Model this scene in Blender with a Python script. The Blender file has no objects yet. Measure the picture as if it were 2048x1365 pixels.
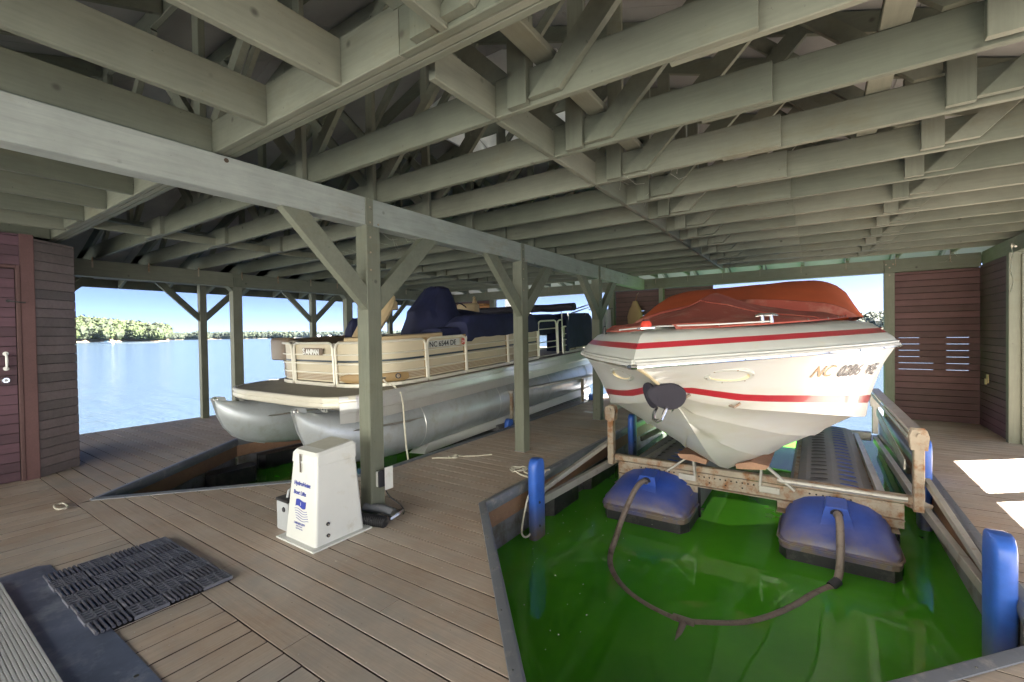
import bpy, math, random
from math import sin, cos, pi, radians, sqrt, atan2, tan
from mathutils import Vector, Matrix, noise
random.seed(7)
S = bpy.context.scene
COL = S.collection

# ---------------------------------------------------------------- camera
cam_d = bpy.data.cameras.new('camera'); cam = bpy.data.objects.new('camera', cam_d); COL.objects.link(cam)
cam_d.sensor_width = 36.0; cam_d.lens = 36.0 * 895.0 / 2048.0
cam_d.clip_start = 0.05; cam_d.clip_end = 6000
MR = Matrix(((0.827739174, 0.003490392, 0.561102198), (0.560916842, 0.021295771, -0.827598208), (-0.014837633, 0.999767131, 0.015669359)))
cam.matrix_world = Matrix.Translation((0, 0, 1.45)) @ MR.to_4x4()
S.camera = cam

# ---------------------------------------------------------------- sky, sun, exposure
SUN_DIR = Vector((1.78, 1.40, 2.35)).normalized()      # towards the sun
elev = math.asin(SUN_DIR.z); azim = atan2(SUN_DIR.x, SUN_DIR.y)
W = bpy.data.worlds.new('World'); S.world = W; W.use_nodes = True
wn = W.node_tree.nodes; wl = W.node_tree.links
for n in list(wn): wn.remove(n)
sky = wn.new('ShaderNodeTexSky'); sky.sky_type = 'NISHITA'; sky.sun_disc = False
sky.sun_elevation = elev; sky.sun_rotation = azim
sky.air_density = 0.082; sky.dust_density = 1.0; sky.ozone_density = 1.0; sky.altitude = 1500
bg = wn.new('ShaderNodeBackground'); bg.inputs['Strength'].default_value = 0.05
wo = wn.new('ShaderNodeOutputWorld')
wl.new(sky.outputs[0], bg.inputs[0]); wl.new(bg.outputs[0], wo.inputs[0])
sd = bpy.data.lights.new('sun', 'SUN'); sd.energy = 5.0; sd.angle = radians(0.5); sd.color = (1.0, 0.95, 0.87)
so = bpy.data.objects.new('sun', sd); COL.objects.link(so)
so.rotation_euler = SUN_DIR.to_track_quat('Z', 'Y').to_euler()
S.view_settings.view_transform = 'Standard'; S.view_settings.look = 'None'
S.view_settings.gamma = 1.0; S.view_settings.use_curve_mapping = False
S.view_settings.exposure = 4.0
S.render.engine = 'CYCLES'
S.cycles.max_bounces = 10; S.cycles.diffuse_bounces = 7; S.cycles.glossy_bounces = 4
S.cycles.transmission_bounces = 6; S.cycles.transparent_max_bounces = 8
S.cycles.caustics_reflective = False; S.cycles.caustics_refractive = False
S.cycles.use_denoising = True
try: S.cycles.denoiser = 'OPENIMAGEDENOISE'
except Exception: pass
S.cycles.sample_clamp_indirect = 6.0

# ---------------------------------------------------------------- materials
class NT:
    def __init__(s, name):
        s.m = bpy.data.materials.new(name); s.m.use_nodes = True
        s.n = s.m.node_tree.nodes; s.l = s.m.node_tree.links
        s.b = s.n['Principled BSDF']; s.out = s.n['Material Output']
        s.tc = s.n.new('ShaderNodeTexCoord')
    def node(s, t, **kw):
        x = s.n.new(t)
        for k, v in kw.items():
            if k in x.inputs: x.inputs[k].default_value = v
            else: setattr(x, k, v)
        return x
    def mapping(s, scale, coord='Object'):
        mp = s.node('ShaderNodeMapping'); mp.inputs['Scale'].default_value = scale
        s.l.new(s.tc.outputs[coord], mp.inputs['Vector']); return mp.outputs[0]
    def noise(s, vec, scale=5, detail=4, rough=0.6):
        t = s.node('ShaderNodeTexNoise'); t.inputs['Scale'].default_value = scale
        t.inputs['Detail'].default_value = detail; t.inputs['Roughness'].default_value = rough
        s.l.new(vec, t.inputs['Vector']); return t.outputs[0]
    def ramp(s, fac, stops):
        r = s.node('ShaderNodeValToRGB'); e = r.color_ramp.elements
        while len(e) < len(stops): e.new(0.5)
        for i, (p, c) in enumerate(stops):
            e[i].position = p; e[i].color = (c[0], c[1], c[2], 1) if hasattr(c, '__len__') else (c, c, c, 1)
        s.l.new(fac, r.inputs[0]); return r.outputs[0]
    def mix(s, fac, a, b, mode='MIX'):
        x = s.node('ShaderNodeMix', data_type='RGBA', blend_type=mode)
        for sock, v in ((x.inputs[0], fac), (x.inputs[6], a), (x.inputs[7], b)):
            if isinstance(v, bpy.types.NodeSocket): s.l.new(v, sock)
            elif hasattr(v, '__len__'): sock.default_value = (v[0], v[1], v[2], 1)
            else: sock.default_value = v
        return x.outputs[2]
    def bump(s, h, strength=0.3, dist=0.01):
        b = s.node('ShaderNodeBump'); b.inputs['Strength'].default_value = strength; b.inputs['Distance'].default_value = dist
        s.l.new(h, b.inputs['Height']); s.l.new(b.outputs[0], s.b.inputs['Normal']); return b
    def col(s, c):
        if isinstance(c, bpy.types.NodeSocket): s.l.new(c, s.b.inputs['Base Color'])
        else: s.b.inputs['Base Color'].default_value = (c[0], c[1], c[2], 1)
    def set(s, **kw):
        for k, v in kw.items(): s.b.inputs[k.replace('_', ' ')].default_value = v
    def rand(s):
        return s.node('ShaderNodeObjectInfo').outputs['Random']

def sc(c, k): return tuple(min(1, x * k) for x in c)
M = {}
def lumber(name, c, grain=(1, 1, 1), rough=0.7, knots=True, amp=0.14):
    t = NT(name)
    v = t.mapping((3, 3, 3))
    n1 = t.noise(v, 1.2, 5, .65)
    base = t.mix(t.ramp(n1, [(.3, 0), (.7, 1)]), sc(c, 1 - amp), sc(c, 1 + amp))
    vg = t.mapping((60, 60, 4) if grain == 'z' else ((4, 60, 60) if grain == 'x' else ((60, 4, 60) if grain == 'y' else (30, 30, 30))))
    g = t.noise(vg, 1.0, 3, .6)
    base = t.mix(0.22, base, t.ramp(g, [(.3, sc(c, .6)), (.65, sc(c, 1.25))]), 'MIX')
    rnd = t.rand()
    base = t.mix(rnd, base, t.mix(1.0, base, (.66, .70, .68), 'MULTIPLY'))
    if knots:
        vo = t.node('ShaderNodeTexVoronoi'); vo.inputs['Scale'].default_value = 1.1; t.l.new(t.mapping((3.6, 3.6, 3.6)), vo.inputs['Vector'])
        k = t.ramp(vo.outputs['Distance'], [(.03, .9), (.085, 0.0)])
        base = t.mix(k, base, sc(c, .28))
        sp = t.ramp(t.noise(t.mapping((26, 26, 26)), 1.0, 3, .7), [(.70, 0), (.76, 1)])
        base = t.mix(sp, base, sc(c, .40))
        stn = t.ramp(t.noise(t.mapping((1.1, 1.1, 2.2)), 1.0, 6, .75), [(.55, 0), (.70, .5)])
        base = t.mix(stn, base, (c[0]*.72, c[1]*.60, c[2]*.42))
    t.col(base); t.set(Roughness=rough); t.bump(g, .25, .002); M[name] = t.m; return t.m
GG = (.172, .180, .140)
lumber('painted_lumber_x', GG, 'x'); lumber('painted_lumber_y', GG, 'y'); lumber('painted_lumber_z', GG, 'z')
lumber('painted_lumber', GG, 'n')
lumber('beam_paint', (.33, .355, .335), 'y')
lumber('maroon_board', (.125, .062, .062), 'x', knots=False, amp=.18)
lumber('maroon_board_dark', (.110, .055, .075), 'y', knots=False, amp=.18)
lumber('maroon_board_glare', (.25, .20, .205), 'n', rough=.38, knots=False, amp=.15)  # maroon boards paled and greyed: sky glare put into the colour
lumber('fascia_wood', (.36, .20, .13), 'n', amp=.2)
lumber('shelf_wood', (.45, .20, .06), 'x', knots=False)
def plain(name, c, rough=.5, metal=0, bump=0, bscale=60, amp=.08, dirt=None, dscale=3, **kw):
    t = NT(name); v = t.mapping((1, 1, 1))
    n = t.noise(v, dscale, 5, .65)
    base = t.mix(t.ramp(n, [(.3, 0), (.7, 1)]), sc(c, 1 - amp), sc(c, 1 + amp))
    if dirt:
        d = t.ramp(t.noise(v, dscale * 1.7, 6, .7), [(dirt[1], 0), (min(1, dirt[1] + .18), 1)])
        base = t.mix(d, base, dirt[0])
    t.col(base); t.set(Roughness=rough, Metallic=metal)
    if bump: t.bump(t.noise(v, bscale, 3, .6), bump, .004)
    for k, x in kw.items(): t.b.inputs[k.replace('_', ' ')].default_value = x
    M[name] = t.m; return t
# roof sheathing: plywood painted, sheets' grain
t = NT('sheathing'); g = t.noise(t.mapping((3, 40, 40)), 1, 3); c = (.27, .28, .275)
t.col(t.mix(t.ramp(t.noise(t.mapping((1, 1, 1)), 1.3, 5), [(.3, 0), (.7, 1)]), sc(c, .78), sc(c, 1.15))); t.set(Roughness=.8); t.bump(g, .3, .002); M['sheathing'] = t.m
# composite decking, grain along x or y
for nm, sx, sy in (('decking_x', 2.2, 110), ('decking_y', 110, 2.2)):
    t = NT(nm); c = (.56, .445, .355)
    g = t.noise(t.mapping((sx, sy, 30)), 1.0, 4, .6)
    n2 = t.noise(t.mapping((1, 1, 1)), 1.6, 6, .7)
    base = t.mix(t.ramp(n2, [(.30, 0), (.66, 1)]), (c[0]*.74, c[1]*.66, c[2]*.60), (.58, .53, .48))
    base = t.mix(0.35, base, t.ramp(g, [(.3, sc(c, .62)), (.7, sc(c, 1.3))]))
    base = t.mix(t.rand(), base, t.mix(1.0, base, (.84, .82, .80), 'MULTIPLY'))
    dust = t.ramp(t.noise(t.mapping((1, 1, 1)), .55, 6, .75), [(.50, 0), (.62, .55)])
    base = t.mix(dust, base, (.34, .325, .31))
    spk = t.ramp(t.noise(t.mapping((90, 90, 90)), 1.0, 2, .5), [(.735, 0), (.76, 1)])
    base = t.mix(spk, base, (.55, .52, .47))
    spd = t.ramp(t.noise(t.mapping((40, 40, 40)), 1.3, 2, .5), [(.72, 0), (.76, .7)])
    base = t.mix(spd, base, (.10, .075, .06))
    t.col(base); t.set(Roughness=.68); t.bump(g, .35, .0015); M[nm] = t.m
plain('deck_edge', (.055, .036, .028), .9)  # groove dirt and gap shade both put into the plank side colour
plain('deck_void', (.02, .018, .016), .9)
plain('edge_vinyl', (.15, .16, .19), .42, bump=.3, bscale=30, dirt=((.30, .29, .28), .55), dscale=6)
plain('float_grey', (.20, .20, .225), .55, dirt=((.12, .10, .09), .45), dscale=3, bump=.3)
plain('black_plastic', (.022, .022, .026), .45, dirt=((.07, .065, .06), .5), dscale=4, bump=.2)
plain('rubber_mat', (.060, .062, .085), .5, dirt=((.22, .225, .26), .58), dscale=5)
plain('rubber_grid', (.13, .135, .17), .5, amp=.2)
plain('mat_void_shade', (.006, .006, .008), .8)  # near-black stand-in for the shaded voids between the mat's bars
plain('galvanised', (.46, .44, .41), .45, .55, bump=.15, bscale=25, dirt=((.27, .20, .13), .56), dscale=5)
plain('rusty_steel', (.34, .29, .23), .6, .35, bump=.25, bscale=40, dirt=((.22, .095, .035), .47), dscale=5, amp=.2)
plain('aluminium', (.78, .79, .80), .30, .6, bump=.05, bscale=12, amp=.05)
plain('tube_alu', (.56, .60, .64), .36, .45, bump=.06, bscale=6, dirt=((.48, .50, .50), .5), dscale=3, amp=.08)
plain('cream_alu', (.68, .65, .56), .42, .15, bump=.04, amp=.05)
plain('rail_alu', (.80, .77, .68), .35, .25, amp=.04)
plain('beige_panel', (.58, .51, .38), .45, amp=.06, dscale=2)
plain('beige_dark', (.36, .24, .11), .5, amp=.1)
plain('stripe_dark', (.02, .04, .06), .4)
plain('thin_stripe', (.22, .12, .07), .5)
plain('marine_carpet', (.27, .25, .21), .85, bump=.4, bscale=200, amp=.12)
plain('tan_vinyl', (.52, .40, .24), .45, bump=.1, bscale=80, amp=.08)
plain('brown_vinyl', (.17, .12, .08), .5, amp=.1)
plain('navy_canvas', (.011, .015, .058), .75, bump=.25, bscale=14, amp=.25, dscale=5)
plain('black_canvas', (.02, .018, .03), .8, bump=.3, bscale=14, amp=.2)
plain('chrome', (.75, .75, .74), .18, 1.0, amp=.02)
plain('white_plastic', (.62, .63, .62), .42, amp=.04, dirt=((.52, .50, .44), .60), dscale=3)
plain('dusty_white', (.50, .49, .44), .7, amp=.1, dscale=8, bump=.3, bscale=30)
plain('grey_box', (.40, .42, .45), .5)
plain('blue_ink', (.03, .05, .33), .5)
plain('dark_ink', (.03, .03, .04), .5)
plain('faded_ink', (.42, .24, .12), .5)
plain('red_ink', (.55, .05, .03), .5)
plain('white_paint', (.80, .80, .78), .5)
plain('rope_fibre', (.62, .59, .50), .9, bump=.8, bscale=260, amp=.15, dscale=30)
plain('hose_rubber', (.20, .16, .14), .5, dirt=((.09, .06, .04), .5), dscale=6, bump=.2)
plain('cable_black', (.015, .015, .018), .5)
plain('metal_plate', (.15, .18, .27), .42, .35, bump=.15, bscale=4, dirt=((.33, .37, .46), .50), dscale=2.2, amp=.35)
plain('ramp_alu', (.66, .67, .70), .45, .25, amp=.1)
plain('olive_boots', (.30, .20, .10), .7)
plain('concrete_white', (.75, .74, .72), .7)
plain('sand', (.22, .17, .11), .9)
plain('bounce_bank_pale', (.38, .385, .36), .9, amp=.15, dscale=.3)
plain('bark', (.07, .05, .035), .9)
# blue plastic with brown silt that settles low and on top
for nm, c0, lo, hi in (('blue_float', (.020, .062, .33), -.33, -.10), ('blue_guard', (.030, .10, .42), -.45, -.12)):
    t = NT(nm); sep = t.node('ShaderNodeSeparateXYZ'); t.l.new(t.tc.outputs['Object'], sep.inputs[0])
    mr = t.node('ShaderNodeMapRange'); mr.inputs[1].default_value = lo; mr.inputs[2].default_value = hi; mr.inputs[3].default_value = 1.15; mr.inputs[4].default_value = 0
    t.l.new(sep.outputs[2], mr.inputs[0])
    nn = t.noise(t.mapping((1, 1, 1)), 5, 6, .7); mm = t.node('ShaderNodeMath', operation='MULTIPLY'); t.l.new(mr.outputs[0], mm.inputs[0])
    r2 = t.ramp(nn, [(.3, .35), (.6, 1)]); t.l.new(r2, mm.inputs[1])
    b0 = t.mix(t.ramp(nn, [(.35, 0), (.75, 1)]), c0, sc(c0, 1.5))
    t.col(t.mix(mm.outputs[0], b0, (.17, .13, .105))); t.set(Roughness=.38); M[nm] = t.m
plain('float_top', (.22, .22, .24), .6, dirt=((.24, .22, .20), .5), dscale=5, bump=.2)
# gelcoat: white hull with faint yellow staining
t = NT('gelcoat'); nn = t.noise(t.mapping((1, .4, 2.5)), 1.6, 5, .65)
t.col(t.mix(t.ramp(nn, [(.50, 0), (.72, .6)]), (.57, .57, .56), (.50, .45, .36))); t.set(Roughness=.30); M['gelcoat'] = t.m
plain('gelcoat_deck', (.50, .51, .48), .35, amp=.08, dirt=((.52, .50, .40), .58), dscale=2.5)
plain('hull_red', (.36, .022, .035), .28, amp=.08, dscale=3, Coat_Weight=.3)
plain('stain_yellow', (.62, .52, .33), .4, amp=.15)
t = plain('red_canvas', (.33, .070, .050), .85, bump=.3, bscale=9, amp=.15, dscale=2.2, dirt=((.40, .17, .13), .50))
plain('red_canvas_backlit', (.50, .095, .030), .8, bump=.2, bscale=9, amp=.12, dscale=2)  # the red canvas turned orange: light shining through is in the colour
# foliage
for nm, c0 in (('far_foliage', (.020, .029, .012)), ('near_hill_foliage', (.024, .037, .007)), ('dark_foliage', (.012, .020, .010))):
    t = NT(nm); n1 = t.noise(t.mapping((1, 1, 1)), .09, 4, .6)
    t.col(t.mix(t.ramp(n1, [(.35, 0), (.65, 1)]), sc(c0, .55), sc(c0, 1.35))); t.set(Roughness=.8); M[nm] = t.m
# open lake: ripples with long crests, sky reflected
t = NT('lake_water')
w1 = t.noise(t.mapping((.30, 1.5, 1)), 1.6, 6, .6); w2 = t.noise(t.mapping((.05, .16, 1)), 1.0, 4, .55)
ad = t.node('ShaderNodeMath', operation='ADD'); t.l.new(w1, ad.inputs[0]); t.l.new(w2, ad.inputs[1])
t.col((.036, .056, .082)); t.set(Roughness=.12, IOR=1.33); t.bump(ad.outputs[0], .7, .26); M['lake_water'] = t.m
# slip water: green with algae, the upper half metre lets things show through
t = NT('slip_water')
for n in list(t.n):
    if n.type == 'BSDF_PRINCIPLED': t.n.remove(n)
df = t.node('ShaderNodeBsdfDiffuse'); tr = t.node('ShaderNodeBsdfTransparent'); gl = t.node('ShaderNodeBsdfGlossy')
nz = t.noise(t.mapping((1, 1, 1)), .9, 5, .6)
t.l.new(t.mix(t.ramp(nz, [(.35, 0), (.68, 1)]), (.052, .290, .016), (.100, .410, .022)), df.inputs[0])
tr.inputs[0].default_value = (.55, .78, .35, 1); gl.inputs[0].default_value = (.95, 1, .95, 1); gl.inputs[1].default_value = .03
m1 = t.node('ShaderNodeMixShader'); m1.inputs[0].default_value = .24; t.l.new(df.outputs[0], m1.inputs[1]); t.l.new(tr.outputs[0], m1.inputs[2])
fr = t.node('ShaderNodeFresnel'); fr.inputs[0].default_value = 1.33
m2 = t.node('ShaderNodeMixShader'); t.l.new(fr.outputs[0], m2.inputs[0]); t.l.new(m1.outputs[0], m2.inputs[1]); t.l.new(gl.outputs[0], m2.inputs[2])
bp = t.node('ShaderNodeBump'); bp.inputs['Strength'].default_value = .25; bp.inputs['Distance'].default_value = .02
wv = t.noise(t.mapping((1.6, 2.4, 1)), 1.3, 2, .45); t.l.new(wv, bp.inputs['Height'])
for x in (gl, fr): t.l.new(bp.outputs[0], x.inputs['Normal'])
t.l.new(m2.outputs[0], t.out.inputs[0]); M['slip_water'] = t.m
plain('lake_bed', (.055, .12, .02), .9)

# ---------------------------------------------------------------- mesh helpers
class MB:
    def __init__(s): s.v = []; s.f = []; s.mi = []; s.sm = []; s.cur = 0; s.smooth = False
    def add(s, vs, fs):
        o = len(s.v); s.v += [tuple(p) for p in vs]
        for f in fs: s.f.append([i + o for i in f]); s.mi.append(s.cur); s.sm.append(s.smooth)
        return s
    def box(s, x0, x1, y0, y1, z0, z1):
        return s.add([(x0,y0,z0),(x1,y0,z0),(x1,y1,z0),(x0,y1,z0),(x0,y0,z1),(x1,y0,z1),(x1,y1,z1),(x0,y1,z1)],
                     [(0,3,2,1),(4,5,6,7),(0,1,5,4),(1,2,6,5),(2,3,7,6),(3,0,4,7)])
    def prism(s, sec, p0, p1, up=(0,0,1), cuts=None):
        """section (list of 2D (side,up)) swept from p0 to p1"""
        p0 = Vector(p0); p1 = Vector(p1); d = (p1 - p0).normalized(); up = Vector(up)
        side = d.cross(up)
        if side.length < 1e-4: up = Vector((0,1,0)); side = d.cross(up)
        side.normalize(); u = side.cross(d).normalized(); n = len(sec)
        vs = [p0 + side*a + u*b for a, b in sec] + [p1 + side*a + u*b for a, b in sec]
        fs = [list(range(n)), [n + i for i in reversed(range(n))]] + [[i, n + i, n + (i+1) % n, (i+1) % n] for i in range(n)]
        return s.add(vs, fs)
    def bar(s, p0, p1, w, h, up=(0,0,1), c=0.003):
        w /= 2; h /= 2; c = min(c, w*.4, h*.4)
        return s.prism([(-w+c,-h),(w-c,-h),(w,-h+c),(w,h-c),(w-c,h),(-w+c,h),(-w,h-c),(-w,-h+c)], p0, p1, up)
    def cbox(s, x0, x1, y0, y1, z0, z1, c=0.004):
        """box with chamfered long edges, along its longest side"""
        d = [x1-x0, y1-y0, z1-z0]; k = d.index(max(d))
        cx, cy, cz = (x0+x1)/2, (y0+y1)/2, (z0+z1)/2
        if k == 0: return s.bar((x0,cy,cz), (x1,cy,cz), d[1], d[2], (0,0,1), c)
        if k == 1: return s.bar((cx,y0,cz), (cx,y1,cz), d[0], d[2], (0,0,1), c)
        return s.bar((cx,cy,z0), (cx,cy,z1), d[0], d[1], (0,1,0), c)
    def poly(s, pts, z0, z1):
        n = len(pts)
        area = sum(pts[i][0]*pts[(i+1)%n][1]-pts[(i+1)%n][0]*pts[i][1] for i in range(n))
        if area < 0: pts = pts[::-1]
        vs = [(x,y,z0) for x,y in pts] + [(x,y,z1) for x,y in pts]
        return s.add(vs, [list(range(n))[::-1], list(range(n, 2*n))] + [[i, (i+1)%n, n+(i+1)%n, n+i] for i in range(n)])
    def tube(s, path, r, seg=8, closed=False, caps=True):
        path = [Vector(p) for p in path]; n = len(path); sm = s.smooth; s.smooth = True
        rr = r if hasattr(r, '__len__') else [r]*n
        ref = None; rings = []
        for i, p in enumerate(path):
            a = path[(i-1) % n] if (closed or i > 0) else p; b = path[(i+1) % n] if (closed or i < n-1) else p
            t = (b - a).normalized() if (b-a).length > 1e-9 else Vector((0,0,1))
            if ref is None:
                ref = Vector((0,0,1)) if abs(t.z) < .9 else Vector((1,0,0))
            ref = (ref - t*ref.dot(t))
            if ref.length < 1e-6: ref = Vector((1,0,0)) - t*t.x
            ref.normalize(); q = t.cross(ref)
            rings.append([p + (ref*cos(2*pi*k/seg) + q*sin(2*pi*k/seg))*rr[i] for k in range(seg)])
        vs = [v for R in rings for v in R]; fs = []
        for i in range(n if closed else n-1):
            j = (i+1) % n
            for k in range(seg):
                fs.append([i*seg+k, i*seg+(k+1)%seg, j*seg+(k+1)%seg, j*seg+k])
        s.add(vs, fs); s.smooth = sm
        if caps and not closed:
            s.add(rings[0], [list(range(seg))[::-1]]); s.add(rings[-1], [list(range(seg))])
        return s
    def loft(s, rows, closed=False, caps=False, smooth=True, mats=None):
        sm = s.smooth; s.smooth = smooth; n = len(rows[0]); o = len(s.v)
        for R in rows: s.v += [tuple(p) for p in R]
        for i in range(len(rows)-1):
            for k in range(n if closed else n-1):
                s.f.append([o+i*n+k, o+i*n+(k+1)%n, o+(i+1)*n+(k+1)%n, o+(i+1)*n+k])
                s.mi.append(mats[k] if mats else s.cur); s.sm.append(smooth)
        s.smooth = sm
        if caps: s.add(rows[0], [list(range(n))[::-1]]); s.add(rows[-1], [list(range(n))])
        return s
    def disc(s, c, nrm, r, seg=14, th=.01, r2=None):
        c = Vector(c); nrm = Vector(nrm).normalized()
        return s.tube([c, c + nrm*th], [r, r2 if r2 is not None else r], seg)
    def mesh(s, name, mats):
        me = bpy.data.meshes.new(name); me.from_pydata(s.v, [], s.f); me.update()
        for m in mats: me.materials.append(m)
        if len(mats) > 1: me.polygons.foreach_set('material_index', s.mi)
        me.polygons.foreach_set('use_smooth', s.sm)
        if any(s.sm): me.set_sharp_from_angle(angle=radians(38))
        return me
    def build(s, name, mat, parent=None, label=None, cat=None, group=None, kind=None, normals=True):
        mats = [M[m] for m in (mat if isinstance(mat, (list, tuple)) else [mat])]
        me = s.mesh(name, mats)
        if normals:
            import bmesh
            bm = bmesh.new(); bm.from_mesh(me); bmesh.ops.recalc_face_normals(bm, faces=bm.faces); bm.to_mesh(me); bm.free()
        return link(name, me, parent, label, cat, group, kind)

def tag(o, label=None, cat=None, group=None, kind=None):
    if label: o['label'] = label
    if cat: o['category'] = cat
    if group: o['group'] = group
    if kind: o['kind'] = kind
    return o
def link(name, me, parent=None, label=None, cat=None, group=None, kind=None):
    o = bpy.data.objects.new(name, me); COL.objects.link(o)
    if parent is not None: attach(o, parent)
    return tag(o, label, cat, group, kind)
WORLD = {}            # world matrices of roots whose children are given in world coordinates
def attach(o, parent):
    o.parent = parent
    if parent.name in WORLD: o.matrix_parent_inverse = WORLD[parent.name].inverted()
def thing(name, label, cat, loc=(0,0,0), rot=(0,0,0), group=None, world=True):
    """Empty at a thing's base; world=True: its parts' coordinates are world metres"""
    o = bpy.data.objects.new(name, None); COL.objects.link(o); o.empty_display_size = .1
    o.location = loc; o.rotation_euler = rot
    if world: WORLD[o.name] = Matrix.Translation(loc)
    return tag(o, label, cat, group)
def shrink(me, s): return me
def text_mesh(txt, size, thick=.001, shear=0, bold=0, spacing=1.0):
    cu = bpy.data.curves.new('t', 'FONT'); cu.body = txt; cu.size = size; cu.extrude = thick; cu.shear = shear; cu.offset = bold
    cu.space_character = spacing; cu.align_x = 'LEFT'; cu.resolution_u = 3
    o = bpy.data.objects.new('t', cu); COL.objects.link(o)
    dg = bpy.context.evaluated_depsgraph_get(); me = bpy.data.meshes.new_from_object(o.evaluated_get(dg))
    bpy.data.objects.remove(o); return me
def lettering(txt, size, origin, xdir, ydir, mat, parent, name='lettering', **kw):
    """flat letters standing on a surface: x along xdir, up along ydir"""
    me = text_mesh(txt, size, **kw); x = Vector(xdir).normalized(); y = Vector(ydir).normalized(); z = x.cross(y).normalized()
    mt = Matrix((x, y, z)).transposed().to_4x4(); mt.translation = Vector(origin); me.transform(mt)
    me.materials.clear(); me.materials.append(M[mat])
    return link(name, me, parent)
def nz(x, y, z=0.0): return noise.noise(Vector((x, y, z)))
# ================================================================ SETTING
WZ = -0.47          # water level (deck surface is z = 0)
m = MB(); m.add([(-3000,-3000,WZ-1.2),(3000,-3000,WZ-1.2),(3000,3000,WZ-1.2),(-3000,3000,WZ-1.2)], [(0,1,2,3)])
m.build('lake_bed', 'lake_bed', kind='structure', normals=False)
# slips (plan outlines of the water openings in the dock)
SLIP_R = [(-.74,1.20),(.91,3.04),(.95,10.4),(-2.42,10.4),(-2.36,2.99)]
SLIP_L = [(-5.43,1.20),(-3.86,2.98),(-3.90,5.2),(-4.05,10.4),(-6.86,10.4),(-6.86,3.05)]
# slip water reaches a little beyond the dock's end, lake around it
GX0, GX1, GY0, GY1 = -9.3, 3.0, .4, 9.8
m = MB()
m.add([(GX0,GY0,WZ),(GX1,GY0,WZ),(GX1,GY1,WZ),(GX0,GY1,WZ)], [(0,1,2,3)])
m.build('slip_water', 'slip_water', kind='structure', normals=False)
m = MB(); B = 3000
for (x0,x1,y0,y1) in ((-B,GX0,-B,B),(GX1,B,-B,B),(GX0,GX1,-B,GY0),(GX0,GX1,GY1,B)):
    m.add([(x0,y0,WZ),(x1,y0,WZ),(x1,y1,WZ),(x0,y1,WZ)], [(0,1,2,3)])
m.build('lake', 'lake_water', kind='structure', normals=False)

# far shores: terrain mounds with woods
def az(deg, d): a = radians(deg); return (sin(a)*d, cos(a)*d)
def shore(name, a0, a1, d, hf, depth, steps=40, mat='sand'):
    rows = []
    for i in range(steps+1):
        tt = i/steps; a = a0 + (a1-a0)*tt; h = hf(tt)
        dd = d*(1 + .03*nz(tt*9, d*.01))
        row = []
        for k, (q, z) in enumerate(((0,-.3),(.03,.5),(.12,.35*h),(.35,.8*h),(.7,h),(1,0))):
            x, y = az(a, dd + q*depth); row.append((x, y, WZ + (z if k < 2 else z + .06*h*nz(tt*14, k))))
        rows.append(row)
    MB().loft(rows).build(name, mat, kind='structure')
    return rows
def clump(m, x, y, z, r, hh):
    """one crown: many leaf-spray triangles spread through an uneven volume round a small core"""
    V, F, MI, SM = m.v, m.f, m.mi, m.sm; cur = m.cur; R = random.uniform
    lob = [(R(-.35,.35)*r, R(-.35,.35)*r, R(.25,.75)*hh, R(.45,.75)) for _ in range(4)]
    for i in range(46):
        lx, ly, lz, lr = lob[i & 3]; a = R(0, 6.283); b = R(-1, 1); q = sqrt(1-b*b); rr = r*lr*R(.75, 1.05)
        px, py, pz = x + lx + rr*q*cos(a), y + ly + rr*q*sin(a), z + lz + rr*b*.85; t = r*R(.14, .26); c = R(0, 6.283)
        o = len(V); u, v, w = cos(c)*t, sin(c)*t, R(-.6,.6)*t
        V.append((px+u, py+v, pz+w)); V.append((px-v, py+u, pz+R(-.7,.7)*t)); V.append((px-u*.6, py-v*.6, pz+t*.9))
        F.append([o, o+1, o+2]); MI.append(cur); SM.append(False)
    n = 5; o = len(V)
    for k, (zz_, k_) in enumerate(((.05,.35),(.4,.72),(.75,.6))):
        for i in range(n): V.append((x + r*k_*cos(1.2566*i+k), y + r*k_*sin(1.2566*i+k), z + hh*zz_))
    V.append((x, y, z + hh*.95))
    for k in (0, 1):
        for i in range(n): F.append([o+k*n+i, o+k*n+(i+1)%n, o+(k+1)*n+(i+1)%n, o+(k+1)*n+i]); MI.append(cur); SM.append(False)
    for i in range(n): F.append([o+2*n+i, o+2*n+(i+1)%n, o+3*n]); MI.append(cur); SM.append(False)
def wood(name, a0, a1, d, hf, depth, n, rmin, rmax, mat, label):
    m = MB()
    for i in range(n):
        tt = random.random(); q = random.random()**1.3; a = a0 + (a1-a0)*tt
        x, y = az(a, d*(1 + .03*nz(tt*9, d*.01)) + (.03 + .75*q)*depth)
        h = hf(tt); zt = WZ + h*min(1, .2 + q*1.15)*.72
        r = random.uniform(rmin, rmax); m.cur = random.choice((0,0,1)); clump(m, x, y, zt, r, r*random.uniform(1.5, 2.3))
    o = m.build(name, mat, normals=False); tag(o, label, 'woodland', kind='stuff'); return o
hA = lambda t: 28*(1 - .62*t**1.3) + 2*nz(t*6, 3)
shore('hill_shore', -86, -71.6, 560, hA, 120)
wood('hill_woodland', -86, -71.6, 560, hA, 110, 1700, 3.2, 6.4, ['near_hill_foliage', 'far_foliage'], 'sunlit green wooded hill running down to the lake at the far left')
hB = lambda t: 5 + 3*nz(t*8, 1)
shore('middle_shore', -73.2, -60, 1050, hB, 90)
wood('middle_woodland', -73.2, -60, 1050, hB, 80, 1000, 3.8, 6.6, ['far_foliage', 'dark_foliage'], 'low belt of trees on the middle far shore beside the wooded hill')
hC = lambda t: 8 + 4*nz(t*9, 2)
shore('distant_shore', -62, -45, 1900, hC, 150)
wood('distant_woodland', -62, -45, 1900, hC, 130, 900, 6.5, 10.5, ['far_foliage', 'dark_foliage'], 'hazy distant tree line on the horizon behind the pontoon boat')
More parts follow.
